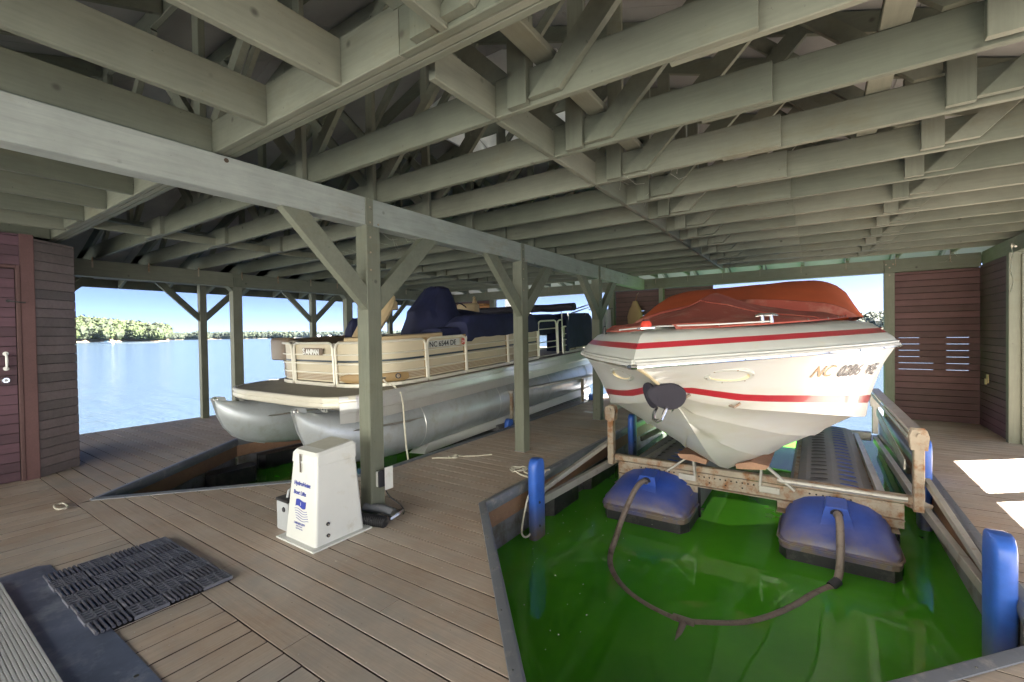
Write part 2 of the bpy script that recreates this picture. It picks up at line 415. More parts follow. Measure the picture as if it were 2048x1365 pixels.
hD = lambda t: 9 + 4*nz(t*7, 5)
shore('back_shore', -45, 14, 480, hD, 80)
wood('back_woodland', -45, 14, 480, hD, 70, 1100, 3.5, 6.5, ['far_foliage', 'near_hill_foliage'], 'tree tops of the shore behind the open far end of the boathouse')
for i, (a, d, w_, h_, lab) in enumerate(((-57.6, 1880, 16, 7, 'small white house on the distant shore, left one'), (-56.3, 1880, 11, 6, 'small white house on the distant shore, middle one'), (-54.9, 1880, 13, 5, 'small white house on the distant shore, right one'))):
    x, y = az(a, d); t_ = thing('shore_house', lab, 'house', (x, y, WZ), group='white houses on the distant shore')
    MB().box(x-w_/2, x+w_/2, y-5, y+5, WZ, WZ+h_).build('wall', 'white_paint', t_)
    MB().add([(x-w_/2,y-6,WZ+h_),(x+w_/2,y-6,WZ+h_),(x+w_/2,y+6,WZ+h_),(x-w_/2,y+6,WZ+h_),(x-w_/2,y,WZ+h_+3),(x+w_/2,y,WZ+h_+3)], [(0,1,5,4),(2,3,4,5),(0,4,3),(1,2,5),(0,3,2,1)]).build('roof', 'float_top', t_)
# small motorboat running far out on the left
x, y = az(-76.3, 330); t_ = thing('distant_motorboat', 'tiny white motorboat trailing a wake in front of the wooded hill', 'boat', (x, y, WZ))
d_ = Vector((-.75, -.66, 0)); s_ = Vector((.66, -.75, 0)); c_ = Vector((x, y, WZ))
MB().loft([[c_ + d_*q + s_*w_ + Vector((0,0,z)) for w_, z in ((-b_,.9),(-b_*.7,0),(b_*.7,0),(b_,.9))] for q, b_ in ((-3,1.1),(0,1.2),(2,.9),(3.4,.05))], closed=True, caps=True).build('hull', 'white_paint', t_)
MB().loft([[c_ + d_*q + s_*w_ + Vector((0,0,z)) for w_, z in ((-.7,.9),(-.5,1.5),(.5,1.5),(.7,.9))] for q in (-.6, .9)], closed=True, caps=True).build('windscreen', 'stripe_dark', t_)
MB().add([tuple(c_ - d_*3 + s_*.6 + Vector((0,0,.03))), tuple(c_ - d_*3 - s_*.6 + Vector((0,0,.03))), tuple(c_ - d_*26 - s_*2.4 + Vector((0,0,.03))), tuple(c_ - d_*26 + s_*2.4 + Vector((0,0,.03)))], [(0,1,2,3)]).build('wake', 'white_paint', kind='structure')
# lamp on a pole over the back shore
x, y = az(-27.8, 120); t_ = thing('pole_lamp', 'dark lamp on a thin pole rising above the far tree tops', 'lamp', (x, y, WZ))
MB().tube([(x,y,WZ),(x,y,WZ+9.2)], .12, 8).build('pole', 'cable_black', t_)
MB().tube([(x,y,WZ+9.2),(x,y,WZ+9.4),(x,y,WZ+9.6)], [.25,.6,.2], 10).build('lamp_head', 'cable_black', t_)

# ---------------------------------------------------------------- dock
dock = bpy.data.objects.new('dock', None); COL.objects.link(dock); dock['kind'] = 'structure'
def xcuts(poly, y):
    r = []
    for i in range(len(poly)):
        (xa, ya), (xb, yb) = poly[i], poly[(i+1) % len(poly)]
        if (ya <= y < yb) or (yb <= y < ya): r.append(xa + (y-ya)/(yb-ya)*(xb-xa))
    return sorted(r)
P = .145; GAP = .0085; TH = .028
DX0, DX1, DY1 = -9.42, 3.0, 9.98
def plank_x(xa0, xa1, xb0, xb1, y0, y1):
    """plank along x with slanted ends: left end x at y0/y1, right end x at y0/y1; worn chamfer on top edges"""
    c = .0015; z1 = random.uniform(-.0012, .0008); z0 = z1 - TH; m = MB()
    f = lambda a0, a1, y: a0 + (a1-a0)*(y-y0)/(y1-y0)
    sec = [(y0,z0),(y1,z0),(y1,z1-c),(y1-c,z1),(y0+c,z1),(y0,z1-c)]
    L = [(f(xa0,xa1,y), y, z) for y, z in sec]; R = [(f(xb0,xb1,y), y, z) for y, z in sec]
    n = 6; m.add(L + R, [list(range(n))[::-1], [n+i for i in range(n)]] + [[i, (i+1)%n, n+(i+1)%n, n+i] for i in range(n)])
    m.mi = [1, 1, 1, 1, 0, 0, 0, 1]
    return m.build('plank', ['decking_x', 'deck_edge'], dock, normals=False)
y = 1.085; row = 0
joints = {1: [-3.1], 0: [-5.55, -2.05], 3: [-1.9], 2: [-4.4]}
while y < DY1 - .05:
    y0, y1 = y + GAP/2, y + P - GAP/2
    cuts0 = []; cuts1 = []
    for poly in (SLIP_L, SLIP_R):
        a, b = xcuts(poly, y0), xcuts(poly, y1)
        if len(a) == 2 and len(b) == 2: cuts0.append(a); cuts1.append(b)
        elif len(b) == 2: mid = sum(b)/2; cuts0.append([mid, mid]); cuts1.append(b)
    xs0 = [DX0] + [c for ab in cuts0 for c in ab] + [DX1]; xs1 = [DX0] + [c for ab in cuts1 for c in ab] + [DX1]
    for k in range(0, len(xs0), 2):
        a0, a1, b0, b1 = xs0[k], xs1[k], xs0[k+1], xs1[k+1]
        js = [j for j in joints.get(row, []) if max(a0,a1)+.3 < j < min(b0,b1)-.3]
        for j in js:
            plank_x(a0, a1, j-.001, j-.001, y0, y1); a0 = a1 = j+.001
        plank_x(a0, a1, b0, b1, y0, y1)
    y += P; row += 1
# boards along y south of the seam
x = DX0; proto = {}
while x < DX1 - .1:
    y1 = 1.0805; c = .0015
    m = MB(); z1 = random.uniform(-.0012, .0008)
    w2 = P - (GAP if random.random() < .8 else .011)
    m.prism([(-w2/2, -TH), (w2/2, -TH), (w2/2, -c), (w2/2-c, 0), (-w2/2+c, 0), (-w2/2, -c)], (x+P/2, -2.4, z1), (x+P/2, y1, z1))
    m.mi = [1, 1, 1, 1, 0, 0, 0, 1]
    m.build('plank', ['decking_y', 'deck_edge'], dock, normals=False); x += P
# solid near-black slabs painting the shadow under the planks, with the slips left open
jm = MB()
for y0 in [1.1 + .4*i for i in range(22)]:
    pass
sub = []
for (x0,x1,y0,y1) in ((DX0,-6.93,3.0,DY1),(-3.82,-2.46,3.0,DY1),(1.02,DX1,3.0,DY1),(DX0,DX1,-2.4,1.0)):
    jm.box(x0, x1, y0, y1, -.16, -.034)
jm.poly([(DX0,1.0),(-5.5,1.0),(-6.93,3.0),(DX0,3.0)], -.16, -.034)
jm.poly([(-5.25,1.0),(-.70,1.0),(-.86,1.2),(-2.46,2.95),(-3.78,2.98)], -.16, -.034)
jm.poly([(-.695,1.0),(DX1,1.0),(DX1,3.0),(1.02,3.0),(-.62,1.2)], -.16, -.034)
jm.build('underdeck_shade', 'deck_void', dock, normals=True)
def edge(poly, skip=(), off=.012):
    """fascia board, float below and vinyl edge round a slip"""
    n = len(poly); cx = sum(p[0] for p in poly)/n; cy = sum(p[1] for p in poly)/n
    for i in range(n):
        if i in skip: continue
        a = Vector((*poly[i], 0)); b = Vector((*poly[(i+1) % n], 0)); d = (b-a).normalized(); q = Vector((-d.y, d.x, 0))
        if q.dot(Vector((cx, cy, 0)) - (a+b)/2) < 0: q = -q       # q points into the slip
        ext = .0
        mb = MB().bar(a - q*.001 - d*.01 + Vector((0,0,-.135)), b - q*.001 + d*.01 + Vector((0,0,-.135)), .036, .215, c=.004)
        mb.build('fascia_board', 'fascia_wood', dock)
        MB().bar(a - q*.020 + d*.03 + Vector((0,0,-.37)), b - q*.020 - d*.03 + Vector((0,0,-.37)), .05, .255, c=.012).build('float_skirt', 'float_grey', dock)
        v = MB(); v.smooth = True
        sec = [(.030,-.085),(.040,-.05),(.042,-.02),(.036,.006),(.022,.017),(-.006,.015),(-.030,.009),(-.032,.003),(.012,.0),(.019,-.085)]
        sgn = 1 if d.cross(Vector((0,0,1))).dot(q) > 0 else -1
        v.prism([(sgn*s_, u_) for s_, u_ in sec], a - d*.005 + Vector((0,0,.001)), b + d*.005 + Vector((0,0,.001)))
        v.build('edge_trim', 'edge_vinyl', dock)
        # small fixing screws on the trim
        L = (b-a).length; k = .25
        sm = MB()
        while k < L and k < 6:
            p = a + d*k - q*.012; sm.disc(p + Vector((0,0,.015)), (0,0,1), .0055, 6, .003); k += .42
        sm.build('trim_screw', 'chrome', dock, kind='stuff')
edge(SLIP_R, skip=(2,)); edge(SLIP_L, skip=(3,))
# outer edges of the dock
for a, b in (((DX0,-2.4),(DX0,DY1)),((DX0,DY1),(-6.9,DY1)),((-4.0,DY1),(-2.45,DY1)),((.98,DY1),(DX1,DY1)),((DX1,-2.4),(DX1,DY1))):
    MB().bar((*a,-.14), (*b,-.14), .04, .24, c=.004).build('fascia_board', 'fascia_wood', dock)
# floats under the dock seen from the slips
for (x0,x1,y0,y1) in ((-7.75,-6.98,3.4,4.5),(-7.75,-6.98,4.7,5.8),(-7.75,-6.98,6.2,7.4),(-3.75,-2.62,3.5,4.7),(-3.75,-2.62,4.95,6.1),(-3.75,-2.62,6.4,7.6)):
    MB().poly([(x0+.05,y0),(x1-.05,y0),(x1,y0+.05),(x1,y1-.05),(x1-.05,y1),(x0+.05,y1),(x0,y1-.05),(x0,y0+.05)], -.72, -.17).build('dock_float', 'black_plastic', dock)
# visible black floats stepping along the slips' sides
for (x, y0, y1) in ((-6.80,3.3,4.6),(-6.80,4.75,6.0),(-2.42,4.05,4.75),(-2.42,5.0,5.9),(-6.35,2.45,3.05)):
    MB().poly([(x-.12,y0+.04),(x+.06,y0),(x+.14,y0+.06),(x+.14,y1-.06),(x+.06,y1),(x-.12,y1)], -.66, -.26).build('dock_float', 'black_plastic', dock)

# crumbs and leaf bits on the deck
m = MB()
for i in range(230):
    x, y = random.uniform(-4.2, -.9), random.uniform(.3, 3.6); s_ = random.uniform(.002, .006); a_ = random.random()*3
    m.add([(x+s_*cos(a_),y+s_*sin(a_),.002),(x-s_*sin(a_),y+s_*cos(a_),.002),(x-s_*cos(a_),y-s_*sin(a_),.002),(x,y,.005)], [(0,1,3),(1,2,3),(2,0,3)])
m.build('debris', 'dusty_white', label='pale crumbs and bits scattered over the brown deck', cat='debris', kind='stuff')
# unseen steep pale bank behind the camera, added to bounce sunlight under the roof
m = MB(); rows = []
for j, (yy, zz_) in enumerate(((-6.4,-1.3),(-7.0,-.35),(-7.8,.35),(-10,1.9),(-14,4.4),(-20,8.0),(-30,13.5),(-44,18),(-120,24))):
    rows.append([(x, yy - 1.0*nz(x*.06, j), zz_ + .25*nz(x*.2, yy)) for x in range(-160, 161, 8)])
MB().loft(rows).build('bounce_bank', 'bounce_bank_pale', kind='structure')
# ================================================================ BOATHOUSE
house = thing('boathouse', 'grey green timber boathouse with exposed roof trusses over two boat slips', 'boathouse', (-3.02, 4.0, 0))
LX = 'painted_lumber_x'; LY = 'painted_lumber_y'; LZ = 'painted_lumber_z'; LN = 'painted_lumber'
ZB, ZT = 2.337, 2.560                    # beam bottom / top (truss seat)
def bolts(parent, pts, nrm, r=.008):
    for p in pts:
        MB().disc(p, nrm, r, 7, .005).build('bolt', 'rusty_steel', parent)

# centre beam in segments between the notched posts
CP = [2.38, 4.65, 7.00]
segs = [(-2.2, CP[0]-.072), (CP[0]-.070, CP[1]-.072), (CP[1]-.070, CP[2]-.072), (CP[2]-.070, 9.33)]
for a, b in segs:
    y0 = a
    MB().cbox(-3.090, -2.958, a+.002, b, ZB, ZT-.004, .005).build('beam', 'beam_paint', house)
for i, yc in enumerate(CP):
    p = MB().cbox(-3.086, -2.950, yc-.070, yc+.068, 0, ZB-.002, .006).build('post', LZ, house)
    MB().cbox(-2.956, -2.946, yc-.070, yc-.002, ZB, ZT-.010, .003).build('post_tongue', LZ, p)
    for sgn in (-1, 1):
        a = (-2.992, yc + sgn*.05, 1.70); b = (-2.992, yc + sgn*.735, ZB+.03)
        ln = Vector(b) - Vector(a)
        mb = MB()
        # brace with level-cut top and plumb-cut foot
        w = .037; z0, z1 = 1.66, ZB - .001; k = .19
        ya, yb = yc + sgn*.070, yc + sgn*(.070 + (z1 - z0) - k*.0)
        pts = [(ya, z0), (ya, z0+k), (ya + sgn*(z1-z0-k), z1), (ya + sgn*(z1-z0), z1)]
        vs = [(x, y, z) for x in (-2.992-w, -2.992+w) for y, z in pts]
        mb.add(vs, [(0,1,2,3), (7,6,5,4), (0,4,5,1), (1,5,6,2), (2,6,7,3), (3,7,4,0)])
        br = mb.build('brace', LN, p)
    bolts(p, [(-2.946, yc-.035, z) for z in (1.98, 2.12, 2.24, 2.36, 2.48)] + [(-2.9495, yc+.05, ZB+.02)], (1,0,0))
    MB().box(-3.095, -2.942, yc-.078, yc+.076, 0, .006).build('post_shoe', 'float_top', p)
# knot hole in the beam
MB().disc((-2.9585, 1.30, 2.53), (1,0,0), .014, 10, .0025).build('knot', 'bark', house)

# left inner header with its thick posts, right header, far header
MB().cbox(-8.37, -8.23, -2.2, 3.672, ZB-.01, ZT-.003).build('header_beam', LY, house)
MB().cbox(-8.37, -8.23, 3.676, 5.91, ZB-.01, ZT-.003).build('header_beam', LY, house)
MB().cbox(-8.37, -8.23, 5.914, 9.42, ZB-.01, ZT-.003).build('header_beam', LY, house)
for yc in (3.745, 5.985, 8.2):
    p = MB().cbox(-8.375, -8.235, yc-.075, yc+.075, 0, ZB-.012).build('post', LZ, house)
    MB().cbox(-8.232, -8.218, yc-.070, yc+.070, ZB-.01, ZT-.08).build('post_tongue', LZ, p)
    for sgn in (-1, 1):
        MB().add([(-8.23,yc+sgn*.075,ZB-.012),(-8.23,yc+sgn*.145,ZB-.012),(-8.23,yc+sgn*.075,ZB-.085),(-8.37,yc+sgn*.075,ZB-.012),(-8.37,yc+sgn*.145,ZB-.012),(-8.37,yc+sgn*.075,ZB-.085)], [(0,1,2),(5,4,3),(0,3,4,1),(1,4,5,2),(2,5,3,0)]).build('gusset', LN, p)
MB().cbox(2.03, 2.17, -2.2, 9.33, ZB+.03, ZT-.003).build('header_beam', LY, house)
for yc in (-1.9, .3, 2.2, 4.15, 6.08):
    p = MB().cbox(2.03, 2.17, yc-.07, yc+.07, 0, ZB+.028).build('post', LZ, house)
    for sgn in (-1, 1):
        ya = yc + sgn*.07
        pts = [(ya,1.69),(ya,1.88),(ya+sgn*.484,ZB+.027),(ya+sgn*.675,ZB+.027)]
        MB().add([(x,y,z) for x in (2.07,2.13) for y,z in pts], [(0,1,2,3),(7,6,5,4),(0,4,5,1),(1,5,6,2),(2,6,7,3),(3,7,4,0)]).build('brace', LN, p)
for a, b in ((-9.3,-6.99),(-6.985,-3.74),(-3.735,.915),(.92,2.02)):
    MB().cbox(a, b, 9.33, 9.47, ZB+.005, ZT-.01).build('header_beam', LX, house)
for xc, w in ((-9.26,.14),(-6.95,.14),(-3.70,.13),(-2.62,.09),(.985,.13)):
    p = MB().cbox(xc-w/2, xc+w/2, 9.335, 9.465, 0, ZB+.003).build('post', LZ, house)
bolts(house, [(.94,9.329,2.47),(1.03,9.329,2.47),(.985,9.3295,2.30),(.985,9.3295,2.42)], (0,-1,0), .012)
# outer (lakeside) row on the left: header, slim posts, braces
MB().cbox(-9.33, -9.19, -2.2, 9.47, 2.425, 2.60).build('header_beam', LY, house)
for yc in (-.75, 1.42, 3.60, 5.77, 7.95):
    p = MB().cbox(-9.315, -9.205, yc-.055, yc+.055, 0, 2.423).build('post', LZ, house)
    for sgn in (-1, 1):
        ya = yc + sgn*.055
        pts = [(ya,1.76),(ya,1.90),(ya+sgn*.52,2.423),(ya+sgn*.66,2.423)]
        MB().add([(x,y,z) for x in (-9.29,-9.23) for y,z in pts], [(0,1,2,3),(7,6,5,4),(0,4,5,1),(1,5,6,2),(2,6,7,3),(3,7,4,0)]).build('brace', LN, p)

# ---------------------------------------------------------------- roof: hipped, underside seen through the trusses
PITCH = .35; RZ = 2.95
def roof_z(x, y): return RZ + PITCH*min(x + 8.3, 2.1 - x, 9.35 - y, y + 1.3)
EX0, EX1, EY0, EY1 = -9.75, 3.10, -2.30, 10.30
CU = (-4.15, -2.30, 4.30, 5.85)          # opening under the cupola
cxr = -3.1
roof = MB(); TK = .022
def rq(pts):
    top = [(x,y,roof_z(x,y)+TK) for x,y in pts]; bot = [(x,y,roof_z(x,y)) for x,y in pts]; n = len(pts)
    roof.add(bot + top, [list(range(n)), [2*n-1-i for i in range(n)]] + [[i,(i+1)%n,n+(i+1)%n,n+i] for i in range(n)])
R0 = (cxr, 3.9); R1 = (cxr, 4.15)          # ridge ends
def tri_strip(edge_a, edge_b, apex_a, apex_b, n, skip=None):
    pass
# four planes cut into 8-foot plywood sheets with fine joints
from mathutils.geometry import intersect_point_tri_2d
def plane_sheets(poly, along, name):
    """poly: 2D outline (convex); courses parallel to 'along'; every sheet its own piece"""
    k = 0 if along == 'x' else 1
    o = 1 - k
    lo = min(p[o] for p in poly); hi = max(p[o] for p in poly); c = lo; r = 0
    def clip(pts, axis, val, keep_less):
        out = []
        for i in range(len(pts)):
            a, b = pts[i], pts[(i+1) % len(pts)]
            ia = (a[axis] <= val) if keep_less else (a[axis] >= val); ib = (b[axis] <= val) if keep_less else (b[axis] >= val)
            if ia: out.append(a)
            if ia != ib:
                f = (val - a[axis])/(b[axis]-a[axis]); out.append((a[0]+(b[0]-a[0])*f, a[1]+(b[1]-a[1])*f))
        return out
    while c < hi - 1e-6:
        c1 = min(hi, c + 1.22); band = clip(clip(poly, o, c1-.004, True), o, c, False)
        if len(band) >= 3:
            s0 = min(p[k] for p in band); s1 = max(p[k] for p in band); s = math.floor(s0/2.44)*2.44 + (1.22 if r % 2 else 0) - 2.44
            while s < s1:
                piece = clip(clip(band, k, s+2.436, True), k, s, False)
                if len(piece) >= 3:
                    # leave out the cupola opening
                    px = sum(p[0] for p in piece)/len(piece); py = sum(p[1] for p in piece)/len(piece)
                    parts_ = [piece]
                    if not (max(p[0] for p in piece) < CU[0] or min(p[0] for p in piece) > CU[1] or max(p[1] for p in piece) < CU[2] or min(p[1] for p in piece) > CU[3]):
                        parts_ = [clip(piece, 0, CU[0], True), clip(piece, 0, CU[1], False)]
                        mid = clip(clip(piece, 0, CU[0], False), 0, CU[1], True)
                        parts_ += [clip(mid, 1, CU[2], True), clip(mid, 1, CU[3], False)]
                    for q in parts_:
                        if len(q) >= 3:
                            ar = abs(sum(q[i][0]*q[(i+1)%len(q)][1]-q[(i+1)%len(q)][0]*q[i][1] for i in range(len(q))))/2
                            if ar < .004: continue
                            n = len(q); mb = MB()
                            bot = [(x,y,roof_z(x,y)) for x,y in q]; top = [(x,y,roof_z(x,y)+TK) for x,y in q]
                            mb.add(bot+top, [list(range(n)), [2*n-1-i for i in range(n)]] + [[i,(i+1)%n,n+(i+1)%n,n+i] for i in range(n)])
                            mb.build('sheathing_sheet', 'sheathing', roofo)
                s += 2.44
        c = c1; r += 1
# roof skin (shingle side) carries the sheets as sub-parts
def corner(x, y): return (x, y, roof_z(x, y) + .045)
# hip lines leave each eave corner at 45 degrees
dW = cxr - EX0; dE = EX1 - cxr
sw = (EX0, EY0); se = (EX1, EY0); nw = (EX0, EY1); ne = (EX1, EY1)
S_ap = (cxr, EY0 + 6.2); N_ap = (cxr, EY1 - 6.2)
# equal-height ridge points: where x-distance equals y-distance to the wall lines
yS = -1.3 + 5.2; yN = 9.35 - 5.2
skin = MB()
Wp = [(-9.75, -2.75), (-9.75, 10.8), (cxr, yN), (cxr, yS)]
Wp = [(EX0, -2.30-.0), (EX0, 10.30), (cxr, yN), (cxr, yS)]
def hip_pt(xw, yw, sx, sy, t): return (xw + sx*t, yw + sy*t)
# corner points where each plane meets the eave box
cSW = (-8.3 - 1.0, -1.3 - 1.0); cNW = (-8.3 - .95, 9.35 + .95); cSE = (2.1 + 1.0, -1.3 - 1.0); cNE = (2.1 + .95, 9.35 + .95)
south = [(EX0, EY0), cSW, (cxr, yS), cSE, ]
Pl = {'south': [cSW, cSE, (cxr, yS)], 'north': [cNW, cNE, (cxr, yN)],
      'west': [(-9.75, EY0), cSW, (cxr, yS), (cxr, yN), cNW, (-9.75, EY1)], 'east': [cSE, (EX1, EY1-.0), cNE, (cxr, yN), (cxr, yS)]}
for nm, poly in Pl.items():
    n = len(poly); z = .026
    for i in range(1, n-1):
        pass
    skin.add([(x, y, roof_z(x, y)+.030) for x, y in poly], [list(range(n))])
# the skin has the cupola hole, so it is rebuilt as a fine grid instead of one big polygon
skin = MB(); NX, NY = 66, 64; idx = {}
xs = sorted(set([EX0 + (EX1-EX0)*i/NX for i in range(NX+1)] + [CU[0], CU[1], cxr])); ys = sorted(set([EY0 + (EY1-EY0)*i/NY for i in range(NY+1)] + [CU[2], CU[3]]))
for j, y in enumerate(ys):
    for i, x in enumerate(xs): idx[i, j] = len(skin.v); skin.v.append((x, y, roof_z(x, y)+.034))
for j in range(len(ys)-1):
    for i in range(len(xs)-1):
        mx, my = (xs[i]+xs[i+1])/2, (ys[j]+ys[j+1])/2
        if CU[0] < mx < CU[1] and CU[2] < my < CU[3]: continue
        skin.f.append([idx[i,j], idx[i+1,j], idx[i+1,j+1], idx[i,j+1]]); skin.mi.append(0); skin.sm.append(False)
roofo = skin.build('roof', 'sheathing', house, normals=False)
for nm, poly in Pl.items(): plane_sheets(poly, 'x' if nm in ('south', 'north') else 'y', nm)
# eave fascia
for a, b in (((EX0,EY0),(EX0,EY1)),((EX1,EY0),(EX1,EY1))):
    MB().cbox(a[0]-.02, a[0]+.02, a[1], b[1], roof_z(a[0],4)-.13, roof_z(a[0],4)+.05).build('eave_board', LY, roofo)
for yy in (EY0, EY1):
    MB().cbox(EX0, EX1, yy-.02, yy+.02, roof_z(-3,yy)-.13, roof_z(-3,yy)+.05).build('eave_board', LX, roofo)
# cupola: boarded curb, corner posts, glazing, small pyramid roof
cz = 4.25; cup = MB(); x0, x1, y0, y1 = CU
for (a, b, c, d) in ((x0-.03,x1+.03,y0-.03,y0),(x0-.03,x1+.03,y1,y1+.03),(x0-.03,x0,y0,y1),(x1,x1+.03,y0,y1)):
    cup.box(a, b, c, d, 4.12, 5.70 if (a >= x1 or c >= y1) else 5.05)  # east and north sides raised to block sun that would spot the dock
cupo = cup.build('cupola', 'white_paint', house)
for sx in (x0+.05, x1-.05):
    for sy in (y0+.05, y1-.05): MB().cbox(sx-.045, sx+.045, sy-.045, sy+.045, 4.1, 5.75).build('cupola_post', LZ, cupo)
for a in (x0+.03, x1-.03): MB().cbox(a-.02, a+.02, y0+.1, y1-.1, 5.0, 5.13).build('cupola_rail', LY, cupo)
for a in (y0+.03, y1-.03): MB().cbox(x0+.1, x1-.1, a-.02, a+.02, 5.0, 5.13).build('cupola_rail', LX, cupo)
MB().add([(x0-.25,y0-.25,5.75),(x1+.25,y0-.25,5.75),(x1+.25,y1+.25,5.75),(x0-.25,y1+.25,5.75),((x0+x1)/2,(y0+y1)/2,6.3)], [(0,1,4),(1,2,4),(2,3,4),(3,0,4)]).build('cupola_roof', 'white_paint', cupo)

# ---------------------------------------------------------------- trusses
TY = [1.25, 1.90, 2.53, 3.18, 3.84, 4.47, 5.12, 5.71, 6.33, 6.97, 7.60, 8.22, 8.80]
H = .19; T = .038; Z0 = 2.570
def zt(x, y): return roof_z(x, y) - .012
def plate(mb, y0, y1, pts):
    """flat board cut to an outline in the x-z plane"""
    n = len(pts); mb.add([(x, y0, z) for x, z in pts] + [(x, y1, z) for x, z in pts],
        [list(range(n)), [2*n-1-i for i in range(n)]] + [[i,(i+1)%n,n+(i+1)%n,n+i] for i in range(n)])
    return mb
WEB = [-6.85, -4.98, -3.12, -1.215, .61]
def flat_top(y): return min(zt(cxr, y), zt(cxr, y)) - .02
for ti, ty in enumerate(TY):
    ztop = flat_top(ty); far = ti > 8
    yf, yb_ = ty, ty + T
    # bottom chord: left piece, middle piece ending at the lap, right piece behind it
    tr = MB().cbox(-9.30, -1.372, yf, yb_, Z0, Z0+H).build('truss', LX, house)
    MB().cbox(-1.368, -.17, yf, yb_, Z0, Z0+H).build('chord', LX, tr)
    MB().cbox(-.50, 2.95, yb_+.002, yb_+.002+T, Z0, Z0+H).build('chord', LX, tr)
    MB().cbox(-6.2, -5.75, yf-.040, yf-.002, Z0-.001, Z0+H).build('scab', LX, tr)
    if ti == 0:      # girder: more plies on the north side and a ledger over the chord
        MB().cbox(-9.30, -.506, 1.2905, 1.3285, Z0+.001, Z0+H+.002).build('chord', LX, tr)
        MB().cbox(-9.30, 2.95, 1.331, 1.369, Z0+.001, Z0+H+.004).build('chord', LX, tr)
        MB().cbox(-9.30, 2.0, 1.372, 1.41, Z0+.20, Z0+.345).build('ledger', LX, tr)
    # top chord: two slopes and a flat
    xf0 = cxr - (5.2 - min(ty+1.3, 9.35-ty)); xf1 = cxr + (5.2 - min(ty+1.3, 9.35-ty)); hh = .14
    top = MB(); xa, xb = -9.70, 3.05
    zz = lambda x: RZ + PITCH*min(x+8.3, 2.1-x) - .014
    if xf1 - xf0 > .25:
        zf = zz(xf0); plate(top, yf, yb_, [(xa,zz(xa)-hh),(xf0,zf-hh),(xf0,zf),(xa,zz(xa))]); top.cbox(xf0+.003, xf1-.003, yf, yb_, zf-hh, zf, .003)
        plate(top, yf, yb_, [(xf1,zf-hh),(xb,zz(xb)-hh),(xb,zz(xb)),(xf1,zf)])
    else:
        zf = zz(cxr); plate(top, yf, yb_, [(xa,zz(xa)-hh),(cxr,zf-hh),(cxr,zf),(xa,zz(xa))]); plate(top, yf, yb_, [(cxr,zf-hh),(xb,zz(xb)-hh),(xb,zz(xb)),(cxr,zf)])
        xf0 = xf1 = cxr
    top.build('top_chord', LX, tr)
    def ztc(x): return min(zz(x), zf) - hh
    # verticals: broad boards face-on, set on the chord's near face
    for k, xw in enumerate(WEB):
        w = .085 if k == 2 else .11
        MB().cbox(xw-w/2, xw+w/2, yf-.0405 if k in (2,) else yf+.0, (yf-.0025) if k in (2,) else yb_, Z0+.002 if k in (2,) else Z0+H+.001, ztc(xw)-.002, .003).build('web', LZ, tr)
        if k in (3, 4):   # thin edge piece facing the slip, scab over the joint
            MB().cbox(xw-w/2, xw+w/2, yf-.040, yf-.002, Z0+.004, Z0+H+.30 if k == 3 else ztc(xw)-.01, .003).build('web', LZ, tr)
    # diagonals at 45 degrees rising to both sides from the lower joints
    def diag(x, sgn, w=.12, yo=-.040, lift=.02):
        zt_ = Z0 + lift; L = 0
        while L < 2.2 and zt_ + L < ztc(x + sgn*L) + .02: L += .02
        x2, z2 = x + sgn*L, zt_ + L
        mb = MB(); wv = w*1.35
        pts = [(x, zt_), (x + sgn*wv, zt_), (x2 + sgn*wv*.5, z2 - wv*.5), (x2, z2)] if sgn > 0 else [(x, zt_), (x2, z2), (x2 - wv*.5, z2 - wv*.5), (x - wv, zt_)]
        plate(mb, ty+yo, ty+yo+.037, pts)
        if sgn < 0: pass
        mb.build('web', LN, tr)
    diag(-1.148, 1, .125); diag(.668, 1, .115)
    diag(-3.06, 1, .085, -.0405 if False else .0, H)
    diag(-3.18, -1, .085, .0, H); diag(-4.94, 1, .085, .0, H); diag(-5.03, -1, .09, .0, H); diag(-6.80, 1, .08, .0, H)
    diag(-1.28, -1, .09, .0, H); diag(.56, -1, .09, .0, H); diag(-7.9, 1, .08, .0, H)
    if ti == 0: pass
# blocking boards between the trusses and flat boards laid over the chords
for a, b in zip(TY[:-1], TY[1:]):
    y0, y1 = a + (.04 if a > 1.3 else .20), b - .003
    MB().cbox(-1.405, -1.367, y0, y1, Z0, Z0+.165).build('blocking', LY, house)
for a, b in zip([1.41, 3.2, 5.13, 7.0], [3.2, 5.13, 7.0, 9.3]):
    MB().cbox(-1.130, -1.020, a, b-.004, Z0+H+.003, Z0+H+.041).build('lateral_board', LY, house)
    MB().cbox(.235, .345, a, b-.004, Z0+H+.003, Z0+H+.041).build('lateral_board', LY, house)
    MB().cbox(-4.10, -4.01, a, b-.004, Z0+H+.003, Z0+H+.041).build('lateral_board', LY, house)
    MB().cbox(-6.50, -6.41, a, b-.004, Z0+H+.003, Z0+H+.041).build('lateral_board', LY, house)
# short blocks low between trusses on the left bay
for a, b in zip(TY[:-1], TY[1:]):
    MB().cbox(-6.02, -5.985, a+.04, b-.042, Z0+.004, Z0+.09).build('blocking', LY, house)
